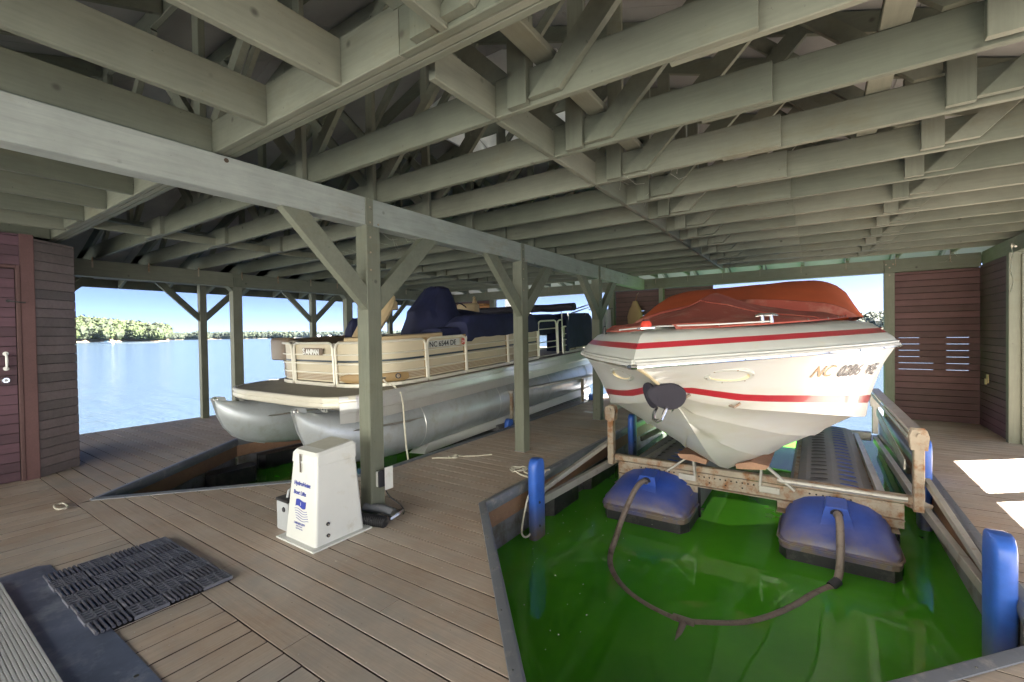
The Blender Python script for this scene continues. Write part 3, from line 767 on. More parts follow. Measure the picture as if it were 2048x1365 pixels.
# jack joists from the girder south to the wall line, one over the centre beam
for x in (-8.22, -7.6, -6.98, -6.33, -5.69, -5.035, -4.38, -3.72, -3.035, -2.40, -1.765, -1.13, -.50, .13, .76, 1.39, 2.0):
    zoff = .0
    j = MB().cbox(x-.020, x+.020, -2.25, 1.2475, Z0+.001, Z0+.205).build('joist', LY, house)
    # rafter above it, up the hip to the girder, with one web
    y0r, y1r = -2.25, 1.24
    hr = .14; mb = MB()
    zz0, zz1 = min(roof_z(x, y0r), RZ-.35) - .013, roof_z(x, y1r) - .013
    zs = [(yy, roof_z(x, yy) - .013) for yy in (y0r, -1.3, -.5, .4, 1.24)]
    pts = [(yy, z-hr) for yy, z in zs] + [(yy, z) for yy, z in reversed(zs)]
    n = len(pts)
    mb.add([(x-.019, yy, z) for yy, z in pts] + [(x+.019, yy, z) for yy, z in pts], [[0,1,8,9],[1,2,7,8],[2,3,6,7],[3,4,5,6],[10,19,18,11],[11,18,17,12],[12,17,16,13],[13,16,15,14]] + [[i,(i+1)%n,n+(i+1)%n,n+i] for i in range(n)])
    mb.build('rafter', LY, j)
    if roof_z(x, .1) > 3.25:
        MB().bar((x, -.55, Z0+.20), (x, .15, roof_z(x,.15)-.14), .036, .085).build('web', LN, j)
# jack joists from the last truss to the far header, with rafter tails over it
for x in [-9.0 + .63*i for i in range(19)]:
    j = MB().cbox(x-.019, x+.019, 8.845, 9.32, Z0+.002, Z0+.09).build('joist', LY, house)
    zs = [(yy, roof_z(x, yy) - .013) for yy in (8.84, 9.35, 9.8, 10.27)]; n = 8
    pts = [(yy, z-.11) for yy, z in zs] + [(yy, z) for yy, z in reversed(zs)]
    MB().add([(x-.019, yy, z) for yy, z in pts] + [(x+.019, yy, z) for yy, z in pts], [[0,1,6,7],[1,2,5,6],[2,3,4,5],[8,15,14,9],[9,14,13,10],[10,13,12,11]] + [[i,(i+1)%n,n+(i+1)%n,n+i] for i in range(n)]).build('rafter', LY, j)
    MB().cbox(x-.019, x+.019, 9.322-.004, 9.36, Z0-.012, roof_z(x,9.36)-.12).build('strut', LZ, j)
    MB().box(x-.024, x-.020, 9.320, 9.3285, Z0-.13, Z0+.05).build('hanger', 'rusty_steel', j)
# tie straps on the left inner header
for y in TY[1:]:
    MB().box(-8.2265, -8.222, y-.03, y-.012, Z0-.12, Z0+.02).build('strap', 'rusty_steel', house)

# ---------------------------------------------------------------- boarded walls
def board_wall(name, a, b, z0, z1, mat, pitch=.1, inward=1, parent=house, backing=True, windows=(), gap=.005, th=.018, depth=.02, vary=True):
    """horizontal boards from plan point a to b; every board is a sub-part of the dark backing sheet"""
    a = Vector((*a, 0)); b = Vector((*b, 0)); d = (b-a).normalized(); q = Vector((-d.y, d.x, 0))*inward; L = (b-a).length
    fr = MB()
    if backing:  # added near-black sheet; blocks daylight between boards except at the openings
        c = a + q*(-.03); e = b + q*(-.03); zs = [z0, z1]
        if windows:
            xs_ = sorted(set([0, L] + [w for (w0, w1, _, _) in windows for w in (w0, w1)])); zs_ = sorted(set([z0, z1] + [v for (_, _, v0, v1) in windows for v in (v0, v1)]))
            for i in range(len(xs_)-1):
                for j in range(len(zs_)-1):
                    mx, mz = (xs_[i]+xs_[i+1])/2, (zs_[j]+zs_[j+1])/2
                    if any(w0 < mx < w1 and v0 < mz < v1 for (w0, w1, v0, v1) in windows): continue
                    p0 = a + d*xs_[i] - q*.028; p1 = a + d*xs_[i+1] - q*.028
                    fr.bar(p0 + Vector((0,0,mz)), p1 + Vector((0,0,mz)), .012, zs_[j+1]-zs_[j], c=0)
        else: fr.bar(a - q*.028 + Vector((0,0,(z0+z1)/2)), b - q*.028 + Vector((0,0,(z0+z1)/2)), .012, z1-z0, c=0)
    w = fr.build(name, 'deck_void', parent)
    z = z0; me = None
    while z < z1 - .02:
        zz = min(z + pitch, z1)
        j = random.uniform(-.0015, .0015)
        p0 = a + q*(-.009 + j) + Vector((0,0,(z+zz)/2)); p1 = b + q*(-.009 - j*.5) + Vector((0,0,(z+zz)/2))
        MB().bar(p0, p1, th, zz - z - gap, c=.002).build('board', mat, w); z += pitch
    return w
# closet on the left: door wall (faces east), angled corner panel, back wall
MD, MX = 'maroon_board_dark', 'maroon_board'
w = board_wall('wall', (-6.80,-2.3), (-6.80,-.02), .0, 2.56, MD, inward=-1)
w = board_wall('wall', (-6.80,-.02), (-6.80,.987), 2.235, 2.56, MD, inward=-1)
MB().cbox(-6.83, -6.788, .9885, 1.092, 0, 2.56, .003).build('corner_board', MX, w)
w = board_wall('wall', (-6.805,1.095), (-7.07,1.455), .0, 2.53, 'maroon_board_glare', inward=-1)
board_wall('wall', (-7.08,1.46), (-8.24,1.46), .0, 2.53, MX, inward=-1)
lin = MB(); lin.box(-8.27, -8.25, -2.3, 1.44, 0, 2.55); lin.box(-8.25, -6.86, -2.32, -2.30, 0, 2.55); lin.box(-6.90, -6.885, -.1, 1.07, 0, 2.5)  # closet back walls, plus an added dark liner blocking daylight through the door gap
lin.build('wall', 'deck_void', house)
# door with its frame, boards, handle, lock and hook
frm = MB(); frm.cbox(-6.82, -6.782, .955, .988, 0, 2.232); frm.cbox(-6.82, -6.782, -.055, -.022, 0, 2.232); frm.cbox(-6.82, -6.782, -.022, .955, 2.20, 2.232)
frm.build('door_frame', MX, house)
door = MB().box(-6.84, -6.822, -.018, .951, .01, 2.196).build('door', 'deck_void', house)
z = .012
while z < 2.19:
    MB().bar((-6.812, -.015, z+.048), (-6.812, .948, z+.048), .018, .094, c=.002).build('board', MD, door); z += .0992
MB().tube([(-6.80,.873,1.325),(-6.765,.873,1.318),(-6.752,.873,1.29),(-6.750,.873,1.25),(-6.752,.873,1.21),(-6.765,.873,1.182),(-6.80,.873,1.175)], [.009,.010,.010,.011,.010,.010,.009], 8).build('handle', 'white_paint', door)
for z in (1.325, 1.175): MB().disc((-6.803,.873,z), (1,0,0), .022, 10, .006).build('handle_plate', 'white_paint', door)
MB().disc((-6.803,.870,1.055), (1,0,0), .034, 16, .012, .026).build('lock', 'chrome', door)
MB().disc((-6.790,.870,1.055), (1,0,0), .013, 12, .006).build('lock_cylinder', 'galvanised', door)
MB().tube([(-6.80,.90,1.862),(-6.778,.93,1.858),(-6.776,.985,1.852),(-6.774,1.02,1.85)], .007, 6).build('hook', 'cable_black', door)
MB().disc((-6.803,.90,1.862), (1,0,0), .016, 8, .005).build('hook_plate', 'cable_black', door)

# storage nook at the far right: slatted far wall, dark side wall, closet beyond
w = board_wall('wall', (1.058,9.42), (2.12,9.42), -.002, ZB+.004, 'maroon_board', inward=-1, windows=((.05,.30,.76,1.30),(.30,.46,.76,.92),(.61,.86,.76,1.38)), gap=.0075)
w2 = board_wall('wall', (2.025,9.40), (2.025,8.15), -.002, ZB+.028, MD, inward=-1)
MB().cbox(1.985, 2.16, 8.05, 8.147, 0, ZB+.028).build('post', LZ, house)
o = MB(); o.box(2.165, 3.0, 8.055, 8.09, 0, 2.62); o.box(2.965, 3.0, 8.092, 9.95, 0, 2.62); o.box(1.0, 2.96, 9.93, 9.96, -.1, .04)
o.build('wall', LN, house)
MB().cbox(2.165, 3.01, 8.035, 8.053, 0, .12).build('skirting_board', LX, w2)
MB().cbox(2.09, 2.155, 8.02, 8.048, 0, ZB).build('post_trim', LZ, w2)
# far left boarded wall (with a shelf) and far middle boarded wall
board_wall('wall', (-9.2,9.44), (-7.02,9.44), .0, ZB+.004, MX, inward=-1)
board_wall('wall', (-3.63,9.44), (-1.65,9.44), .0, ZB+.004, MX, inward=-1, windows=((.32,.62,1.66,1.92),), gap=.0075)
# ================================================================ PONTOON BOAT (local metres: x right, y aft from the bow, z up from the deck)
pb = thing('pontoon_boat', 'aluminium pontoon boat with beige rail panels and navy seat covers', 'pontoon boat', (-5.30, 2.75, .800), (.046, 0, 0), world=False)
PL = 7.0
half = [(0,0),(.55,.0),(.80,.015),(.98,.05),(1.12,.13),(1.21,.27),(1.26,.50),(1.28,.9),(1.28,PL)]
outl = [(-x,y) for x,y in reversed(half[1:])] + half
outl = [(x,y) for x,y in outl]
MB().poly([(x*.985, y+.012 if y < PL else y) for x,y in outl], -.045, .0).build('deck', 'marine_carpet', pb)
# deck side trim: extruded aluminium with ridges, bow piece cream, sides deeper
prof = [(0,.006),(.022,.004),(.030,-.008),(.030,-.030),(.022,-.036),(.022,-.050),(.032,-.056),(.034,-.090),(.024,-.112),(0,-.118)]
def rim(path, pr, name, mat, scale=1.0):
    rows = []
    n = len(path)
    for i, (x, y) in enumerate(path):
        a = path[max(0,i-1)]; b = path[min(n-1,i+1)]; d = Vector((b[0]-a[0], b[1]-a[1])).normalized(); q = Vector((d.y, -d.x))
        if q.dot(Vector((x, y-3))) < 0: q = -q
        rows.append([(x + q.x*o*scale, y + q.y*o*scale, z*1.0) for o, z in pr])
    return MB().loft(rows, smooth=False).build(name, mat, pb)
bow = [p for p in outl if p[1] <= .28]
rim(bow, prof, 'bow_trim', 'cream_alu')
profs = [(0,.006),(.022,.004),(.030,-.008),(.030,-.026),(.022,-.032),(.024,-.060),(.034,-.066),(.036,-.135),(.030,-.165),(.012,-.178),(-.02,-.180),(-.05,-.30),(-.30,-.34)]
for sx in (-1, 1):
    path = [(sx*x, y) for x, y in half if y >= .13]
    rim(path, profs, 'side_trim', 'aluminium')
MB().box(-1.20, 1.20, .35, PL-.1, -.10, -.046).build('underskin', 'tube_alu', pb)
cm = MB()
for k in range(17): cm.box(-1.18, 1.18, .30+.40*k, .34+.40*k, -.20, -.101)
for sx in (-1, 1): cm.box(sx*.88-.10, sx*.88+.10, .45, PL-.2, -.235, -.201)
cm.build('cross_member', 'galvanised', pb)
# tubes with pointed nose cones, keel strip, mooring eye and lifting strake
def tube_boat(cx):
    secs = []   # y, half width, top z, bottom z
    for y, hw, zt_, zb in ((-.235,.010,-.100,-.160),(-.21,.020,-.105,-.31),(-.15,.055,-.125,-.46),(-.05,.105,-.150,-.595),(.10,.165,-.180,-.70),(.32,.235,-.200,-.79),(.65,.292,-.210,-.858),(1.0,.320,-.215,-.880),(1.27,.330,-.216,-.882),(PL-.35,.330,-.216,-.882),(PL-.1,.22,-.30,-.78)):
        r = []; zc = (zt_+zb)/2; hz = (zt_-zb)/2
        for k in range(28):
            a = 2*pi*k/28; f = 1.0
            sxp = cos(a); szp = sin(a)
            pt = (max(0, (.9 - y)))/1.1       # cone sections: flatter top with a crease, pointed keel
            pt = max(0, min(1, pt))
            wx = hw*sxp*(1 - .45*pt*max(0, -szp)**1.5) * (1 + .12*pt*max(0, szp))
            r.append((cx + wx, y, zc + hz*szp*(1 - .0*pt)))
        secs.append(r)
    return MB().loft(secs, closed=True, caps=True)
for cx in (-.90, .90):
    tb = tube_boat(cx).build('pontoon_tube', 'tube_alu', pb)
    rg = MB(); rg.tube([(cx + .332*cos(2*pi*k/28), 1.275, -.549 + .335*sin(2*pi*k/28)) for k in range(28)], .006, 5, closed=True)
    for yy in (2.9, 4.5, 6.1): rg.tube([(cx + .332*cos(2*pi*k/28), yy, -.549 + .335*sin(2*pi*k/28)) for k in range(28)], .004, 5, closed=True)
    rg.build('weld_ring', 'aluminium', tb)
    # nose plate with eye
    k = MB(); pts = [(-.285,-.085),(-.235,-.062),(-.12,-.085),(-.10,-.135),(-.19,-.16),(-.195,-.31),(-.13,-.46),(-.03,-.58),(.12,-.69),(.33,-.78),(.33,-.802),(.10,-.712),(-.06,-.608),(-.165,-.47),(-.228,-.31),(-.262,-.16)]
    n = len(pts); k.add([(cx-.005,y,z) for y,z in pts] + [(cx+.005,y,z) for y,z in pts], [list(range(n)), [2*n-1-i for i in range(n)]] + [[i,(i+1)%n,n+(i+1)%n,n+i] for i in range(n)])
    k.build('nose_plate', 'tube_alu', tb)
    MB().tube([(cx, -.225+.020*cos(a*.5236), -.105+.020*sin(a*.5236)) for a in range(12)], .009, 6, closed=True).build('tow_eye', 'chrome', tb)
    for s_ in (-1, 1):
        st = MB(); st.add([(cx+s_*.145,.18,-.40),(cx+s_*.20,.30,-.385),(cx+s_*.325,.95,-.415),(cx+s_*.335,1.2,-.43),(cx+s_*.385,.95,-.425),(cx+s_*.30,.40,-.40)], [(0,1,2,3,4,5)])
        st.tube([(cx+s_*.16,.15,-.395),(cx+s_*.265,.45,-.40),(cx+s_*.33,.9,-.42),(cx+s_*.345,1.22,-.43)], [.004,.012,.012,.004], 5)
        st.build('strake', 'galvanised', tb)
# fence: beige panels inside a rail frame of five bars
def arc_path(pts, n=9):
    return pts
def fence_path(sgn):
    p = [(sgn*.475, .56), (sgn*.62, .565), (sgn*.78, .61), (sgn*.93, .70), (sgn*1.05, .83), (sgn*1.13, .99), (sgn*1.175, 1.18), (sgn*1.19, 1.37)]
    return p
RH = (.035, .175, .285, .400, .545)
def rail_section(path, name, posts=True, mids=True, gate=False):
    f = MB(); z0, z1 = RH[0], RH[-1]; n = len(path)
    # outer frame with rounded upper corners
    def at(i, z): return (path[i][0], path[i][1], z)
    a, b = Vector((*path[0], 0)), Vector((*path[1], 0)); da = (b-a).normalized()*.07; c, d = Vector((*path[-1], 0)), Vector((*path[-2], 0)); dc = (d-c).normalized()*.07
    fr = [at(0, z0), at(0, z1-.07)] + [tuple(a + da*.3 + Vector((0,0,z1-.02)))] + [tuple(a + da + Vector((0,0,z1)))] + [at(i, z1) for i in range(1, n-1)] + [tuple(c + dc + Vector((0,0,z1)))] + [tuple(c + dc*.3 + Vector((0,0,z1-.02)))] + [at(n-1, z1-.07), at(n-1, z0)]
    f.tube(fr, .0155, 8)
    for z in RH[1:-1]: f.tube([at(i, z) for i in range(n)], .0095, 7)
    o = f.build('rail_frame', 'rail_alu', pb)
    g = MB(); 
    for i in range(n-1): g.bar(at(i, z0-.005), at(i+1, z0-.005), .028, .045, c=.005)
    g.build('base_rail', 'rail_alu', o)
    return o
def panel(path, inset, z0=.06, z1=.535, mat='beige_panel', name='fence_panel', th=.004):
    rows_i = []; n = len(path)
    out = []
    for i, (x, y) in enumerate(path):
        a = path[max(0,i-1)]; b = path[min(n-1,i+1)]; d = Vector((b[0]-a[0], b[1]-a[1])).normalized(); q = Vector((d.y, -d.x))
        if q.dot(Vector((x, y-3.5))) > 0: q = -q
        out.append((x + q.x*inset, y + q.y*inset))
    m = MB(); m.loft([[(x, y, z0), (x, y, z1)] for x, y in out], smooth=True)
    return m.build(name, mat, pb), out
def fence(path, gate=False):
    o = rail_section(path, 'fence', gate=gate)
    p, out = panel(path, .022)
    # navy pinstripe, fine brown lines along the foot
    for z0, z1, mt in ((.305,.330,'stripe_dark'),(.085,.092,'thin_stripe'),(.103,.110,'thin_stripe'),(.121,.128,'thin_stripe'),(.139,.146,'thin_stripe')):
        s_ = MB(); n = len(path); pp = []
        for i, (x, y) in enumerate(path):
            a = path[max(0,i-1)]; b = path[min(n-1,i+1)]; d = Vector((b[0]-a[0], b[1]-a[1])).normalized(); q = Vector((d.y, -d.x))
            if q.dot(Vector((x, y-3.5))) > 0: q = -q
            pp.append((x + q.x*.0195, y + q.y*.0195))
        s_.loft([[(x,y,z0),(x,y,z1)] for x,y in pp]); s_.build('pinstripe', mt, p)
    return o, p
for sgn in (-1, 1): fence(fence_path(sgn))
go, gp = fence([(-.425,.56),(-.2,.555),(0,.553),(.2,.555),(.425,.56)])
fence([(1.19,1.40),(1.19,2.15)]); fence([(1.19,2.17),(1.19,3.2)]); fence([(1.19,3.22),(1.19,4.15)]); fence([(1.19,5.10),(1.19,6.6)])
fence([(-1.19,1.40),(-1.19,6.6)])
# side gate, taller
gt = MB(); z0, z1 = .035, .68
gt.tube([(1.19,4.19,z0),(1.19,4.19,z1-.08),(1.19,4.21,z1-.02),(1.19,4.27,z1),(1.19,4.78,z1),(1.19,4.84,z1-.02),(1.19,4.86,z1-.08),(1.19,4.86,z0),(1.19,4.19,z0)], .015, 8)
for z in (.18,.29,.53): gt.tube([(1.19,4.19,z),(1.19,4.86,z)], .009, 6)
gt.build('side_gate', 'rail_alu', pb)
g2 = MB(); g2.tube([(1.19,4.91,.035),(1.19,4.91,.60),(1.19,4.94,.66),(1.19,5.0,.68),(1.19,5.10,.68)], .015, 8); g2.tube([(1.19,5.10,.50),(1.19,5.10,.80)], .012, 6); g2.build('rail_post', 'rail_alu', pb)
for yy in (1.385, 2.16, 3.21, 4.17): MB().box(1.150, 1.176, yy-.028, yy+.028, .05, .56).build('fence_post', 'beige_dark', pb)
for xx in (-.45, .45): MB().box(xx-.02, xx+.02, .565, .61, .0, .545).build('fence_post', 'marine_carpet', pb)
MB().loft([[(1.163, y, z) for z in (.44 + .045*sin(pi*t), .452 + .045*sin(pi*t))] for y, t in ((2.2,.5),(2.4,.5),(2.6,.42),(2.8,.22),(2.95,.02))]).build('pinstripe', 'rail_alu', pb)
# lettering on the gate and on the side
lettering('S', .105, (-.185, .536, .405), (1,0,0), (0,0,1), 'white_paint', gp, 'gate_lettering', bold=.004)
lettering('ANPAN', .088, (-.120, .536, .405), (1,0,0), (0,0,1), 'white_paint', gp, 'gate_lettering', bold=.005, spacing=.95)
MB().box(-.19, .245, .5395, .5405, .395, .485).build('name_plate', 'brown_vinyl', gp)
lettering('NC 6544 DE', .098, (1.1985, 1.43, .430), (0,1,0), (0,0,1), 'dark_ink', pb, 'registration', bold=.0015, thick=.0008)
MB().box(1.172, 1.174, 1.42, 2.05, .42, .51).build('registration_panel', 'white_plastic', pb)
st_ = MB().box(1.197, 1.1985, 2.065, 2.135, .425, .505).build('sticker', 'red_ink', pb)
lettering('24', .060, (1.1992, 2.069, .442), (0,1,0), (0,0,1), 'white_paint', st_)
# bow pocket with cleat and socket
pk = MB(); L = []
def along(s, z, off):   # on the right-hand curved corner
    path = fence_path(1) + [(1.19,1.40),(1.19,1.6)]
    acc = 0
    for i in range(len(path)-1):
        a = Vector(path[i]); b = Vector(path[i+1]); l = (b-a).length
        if acc + l >= s:
            p = a + (b-a)*((s-acc)/l); d = (b-a).normalized(); q = Vector((d.y, -d.x)); return (p.x + q.x*off, p.y + q.y*off, z)
        acc += l
    return (path[-1][0], path[-1][1], z)
rows = []
for s in [.10 + .06*i for i in range(15)]:
    e = .055*min(1, min(s-.06, 1.0-s)*7)**.5
    rows.append([along(s, .115 + e*sin(a), .012 + .016*max(0, 1 - abs(a)/1.6)) for a in (-1.57,-1,-.4,.4,1,1.57)])
pko = MB().loft(rows).build('light_pod', 'beige_dark', pb)
cl = MB(); a, b = along(.52,.115,.045), along(.66,.115,.045); cl.tube([a, b], .013, 8); cl.tube([along(.56,.115,.02), along(.56,.115,.045)], .009, 6); cl.tube([along(.62,.115,.02), along(.62,.115,.045)], .009, 6); cl.build('cleat', 'chrome', pko)
c1 = Vector(along(.80,.125,.030)); c2 = Vector(along(.80,.125,.036)); MB().disc(c1, c2-c1, .034, 14, .012).build('socket', 'dark_ink', pko)
MB().disc(c1 + (c2-c1)*2, c2-c1, .022, 12, .006).build('socket_cap', 'rusty_steel', pko)
MB().tube([(-1.26,.62,.012),(-1.17,.60,.02),(-1.12,.70,.012)], .010, 6).build('deck_cleat', 'chrome', pb)

def cushion(name, x0, x1, y0, y1, z0, z1, mat, r=.04, parent=pb):
    m = MB(); m.smooth = True; n = 5; rows = []
    for z, k in ((z0,.0),(z0,.6),(z0+r*.3,1),(z1-r,1),(z1-r*.35,.72),(z1,.35),(z1,0)):
        ins = r*(1-k)*1.0
        xa, xb, ya, yb = x0+ins, x1-ins, y0+ins, y1-ins; c = min(r, (xb-xa)*.3, (yb-ya)*.3)
        if k == 0: xa, xb, ya, yb = x0+r*1.6, x1-r*1.6, y0+min(r*1.6,(y1-y0)*.4), y1-min(r*1.6,(y1-y0)*.4)
        rows.append([(xa+c,ya,z),(xb-c,ya,z),(xb-c*.3,ya+c*.3,z),(xb,ya+c,z),(xb,yb-c,z),(xb-c*.3,yb-c*.3,z),(xb-c,yb,z),(xa+c,yb,z),(xa+c*.3,yb-c*.3,z),(xa,yb-c,z),(xa,ya+c,z),(xa+c*.3,ya+c*.3,z)])
    m.loft(rows, closed=True, caps=True); return m.build(name, mat, parent)
# corner lounges: low backs just over the rail
cushion('lounge_back', -1.15, -.66, .62, .74, .30, .615, 'brown_vinyl'); cushion('lounge_back', -1.17, -1.05, .7, 2.4, .3, .590, 'brown_vinyl')
cushion('lounge_seat', -1.05, -.45, .74, 2.4, .05, .40, 'brown_vinyl')
cushion('lounge_back', -.68, -.50, .60, .72, .30, .575, 'marine_carpet'); cushion('lounge_seat', .45, 1.05, .95, 2.3, .05, .40, 'tan_vinyl')
rows = []
for i, (x, y) in enumerate([(.60,.60),(.78,.66),(.91,.75),(1.01,.86),(1.08,1.0),(1.12,1.18),(1.135,1.4),(1.135,1.75)]):
    d = .10; rows.append([(x,y,.42),(x,y,.575),(x-.01,y+.01,.60),(x-.05,y+.05,.610),(x-.09,y+.07,.60),(x-.10,y+.08,.42)])
MB().loft(rows, closed=True, caps=True).build('lounge_back', 'tan_vinyl', pb)
# reclined captain's chair (tan)
ch = MB(); rows = []
for y, z, w, th in ((1.05,.50,.20,.05),(1.16,.62,.235,.065),(1.30,.80,.25,.075),(1.44,.97,.235,.07),(1.52,1.06,.205,.06),(1.57,1.115,.15,.035)):
    r = []; 
    for k in range(12):
        a = 2*pi*k/12; ux = w*(abs(cos(a))**.6)*(1 if cos(a) >= 0 else -1); vv = th*(abs(sin(a))**.8)*(1 if sin(a) >= 0 else -1)
        r.append((.50 + ux*.92, y - .17 + vv*.78, z - vv*.62))
    rows.append(r)
cho = ch.loft(rows, closed=True, caps=True).build('captain_chair', 'tan_vinyl', pb)
cushion('headrest', .37, .63, 1.33, 1.47, .93, 1.06, 'tan_vinyl', .035, cho)
cushion('chair_seat', .24, .76, .70, 1.12, .40, .56, 'tan_vinyl', .05, cho)
MB().tube([(.5,.9,.0),(.5,.9,.42)], .04, 10).build('pedestal', 'galvanised', cho)
# navy covers: draped shapes with soft folds
def drape(name, mat, rows, nfold=9, amp=.02, seed=0, closed=True, caps=True):
    R = []
    for j, r in enumerate(rows):
        rr = []; cx_ = sum(p[0] for p in r)/len(r); cy_ = sum(p[1] for p in r)/len(r)
        for k, p in enumerate(r):
            f = amp*nz(k*.9 + seed, j*.35, seed*1.7)*2; d = Vector((p[0]-cx_, p[1]-cy_, 0)); 
            if d.length > 1e-6: d.normalize()
            rr.append((p[0]+d.x*f, p[1]+d.y*f, p[2] + amp*.3*nz(k*.5, j, seed+9)))
        R.append(rr)
    return MB().loft(R, closed=closed, caps=caps).build(name, mat, pb)
def ell(cx, cy, rx, ry, z, n=30, p=1.0, zf=None):
    return [(cx + rx*(abs(cos(2*pi*k/n))**p)*(1 if cos(2*pi*k/n) >= 0 else -1), cy + ry*(abs(sin(2*pi*k/n))**p)*(1 if sin(2*pi*k/n) >= 0 else -1), z) for k in range(n)]
# helm console cover: tall hood spreading forward
drape('console_cover', 'navy_canvas', [ell(.30,2.60,.60,.68,.42), ell(.30,2.56,.54,.60,.62), ell(.28,2.52,.44,.48,.78), ell(.28,2.46,.36,.40,.92), ell(.28,2.52,.28,.27,1.08), ell(.28,2.56,.23,.21,1.20), ell(.28,2.57,.19,.17,1.27), ell(.28,2.58,.10,.09,1.31)], amp=.035, seed=3)
drape('seat_cover', 'navy_canvas', [ell(-1.0,2.02,.18,.24,.45,p=.7), ell(-1.0,2.02,.16,.21,.66,p=.7), ell(-.98,2.02,.11,.15,.80,p=.8), ell(-.98,2.02,.04,.08,.86,p=.8)], amp=.02, seed=5)
# arched cover behind the console
rows = []
for y in (3.0,3.35,3.8,4.1):
    q = 1 - abs(y-3.5)/1.4
    rows.append([(-1.0 + 1.9*k/14, y, .50 + (.52*q)*sin(pi*k/14)**.8 + .02*nz(k, y*3)) for k in range(15)])
MB().loft(rows).build('table_cover', 'navy_canvas', pb)
MB().tube([(-.1 + .0*k, 2.95 + 1.15*k/12, .62 + .45*sin(pi*k/12)) for k in range(13)], .012, 6).build('cover_hoop', 'black_canvas', pb)
# side bench cover hanging over the rail on the right
def bench_cover(y0, y1, zs, seed, x_out=1.225, zb=.50, droop=.03, n=26):
    rows = []
    for i in range(n+1):
        y = y0 + (y1-y0)*i/n; e = min(1, min(i, n-i)/2.2); top = zs + .012*nz(y*2.3, seed) - .10*(1-e)**2
        h = zb + droop*nz(y*3.1, seed+4) - (.05 if i < 2 else 0)
        w_ = .012*nz(y*9, seed+2)
        rows.append([(x_out+w_, y, h), (x_out+.006+w_*.6, y, (h+top)/2), (x_out-.012, y, top-.06), (x_out-.05, y, top-.01), (x_out-.14, y, top+.004), (x_out-.34, y, top-.012), (x_out-.46, y, top-.08), (x_out-.48, y, h)])
    return MB().loft(rows, caps=True).build('bench_cover', 'navy_canvas', pb)
bench_cover(2.18, 4.12, .835, 2)
bench_cover(1.75, 2.25, .66, 8, 1.10, .42)
bench_cover(4.3, 5.3, .80, 6, 1.0, .42)
bench_cover(5.25, 6.5, .80, 12, 1.22, .10, .03)
cushion('helm_seat', -.35, .12, 3.75, 3.90, .55, 1.06, 'tan_vinyl', .05); cushion('helm_seat_pad', -.29, .06, 3.735, 3.75, .62, .92, 'beige_dark', .03)
MB().tube([(-.1,3.85,0),(-.1,3.85,.56)], .04, 10).build('pedestal', 'galvanised', pb)
# folded bimini: long dark roll across the stern with bright struts
rows = []
for i in range(25):
    x = -1.25 + 2.5*i/24; r = .095 + .012*nz(x*3, 1)
    rows.append([(x, 5.55 + r*cos(2*pi*k/12), .93 + .02*nz(x*2, 4) + r*.85*sin(2*pi*k/12)) for k in range(12)])
MB().loft(rows, closed=True, caps=True).build('bimini_roll', 'black_canvas', pb)
for pth, rr_ in (([(1.22,5.45,.80),(1.22,6.9,.99)],.015),([(1.22,5.45,.86),(1.22,6.9,1.05)],.015),([(1.2,5.35,.03),(1.2,5.35,.82)],.014),([(1.2,5.4,.75),(1.2,6.1,.06)],.009),([(1.2,6.2,.80),(1.2,5.6,.06)],.009),([(-1.2,5.4,.03),(-1.2,5.45,.92)],.012)):
    MB().tube(pth, rr_, 7).build('bimini_strut', 'chrome', pb)
# rope hanging from the bow pocket, wiring under the deck
rope_p = [(1.02,.80,.10),(1.12,.78,.055),(1.225,.80,.02),(1.30,.82,-.05),(1.318,.835,-.20),(1.315,.84,-.45),(1.322,.845,-.70),(1.33,.86,-.90)]
MB().tube(rope_p, .011, 6).build('bow_rope', 'rope_fibre', pb)
wr = MB()
for k in range(4): wr.tube([(.70+.05*k,.16,-.10),(.71+.05*k,.15,-.16-.01*k),(.73+.05*k,.20,-.21)], .006, 5)
wr.build('wiring', 'white_plastic', pb)

# ---------------------------------------------------------------- lift under the pontoon boat
pl = thing('pontoon_lift', 'galvanised lift carrying the pontoon boat, its floats mostly hidden beneath', 'boat lift', (-5.3, 5.5, WZ))
for sx, xx in ((-1,-6.24),(1,-4.36)):
    MB().add([(xx-.09,4.10,-.10),(xx+.13,4.16,-.10),(xx-.09,9.4,.10),(xx+.13,9.4,.10),(xx-.06,4.28,.015),(xx+.10,4.28,.015),(xx-.06,9.4,.24),(xx+.10,9.4,.24)], [(0,1,3,2),(4,6,7,5),(0,4,5,1),(2,3,7,6),(0,2,6,4),(1,5,7,3)]).build('bunk', 'white_plastic', pl)
for yy in (5.9, 8.6): MB().cbox(-6.6, -4.05, yy-.06, yy+.06, -.26, -.12).build('beam', 'rusty_steel', pl)
for yy in (5.95, 8.6):
    MB().bar((-4.06,yy,-.20), (-4.06,yy,.50), .05, .05, (0,1,0)).build('upright', 'rusty_steel', pl)
    MB().bar((-4.04,yy-.06,.02), (-4.02,yy-.75,-.30), .04, .03).build('arm', 'galvanised', pl)
MB().cbox(-4.11, -4.01, 5.90, 9.6, .50, .54).build('walk_rail', 'galvanised', pl)
def slot_float(name_parent, x0, x1, y0, y1, zt_, mat_top='float_top'):
    pass
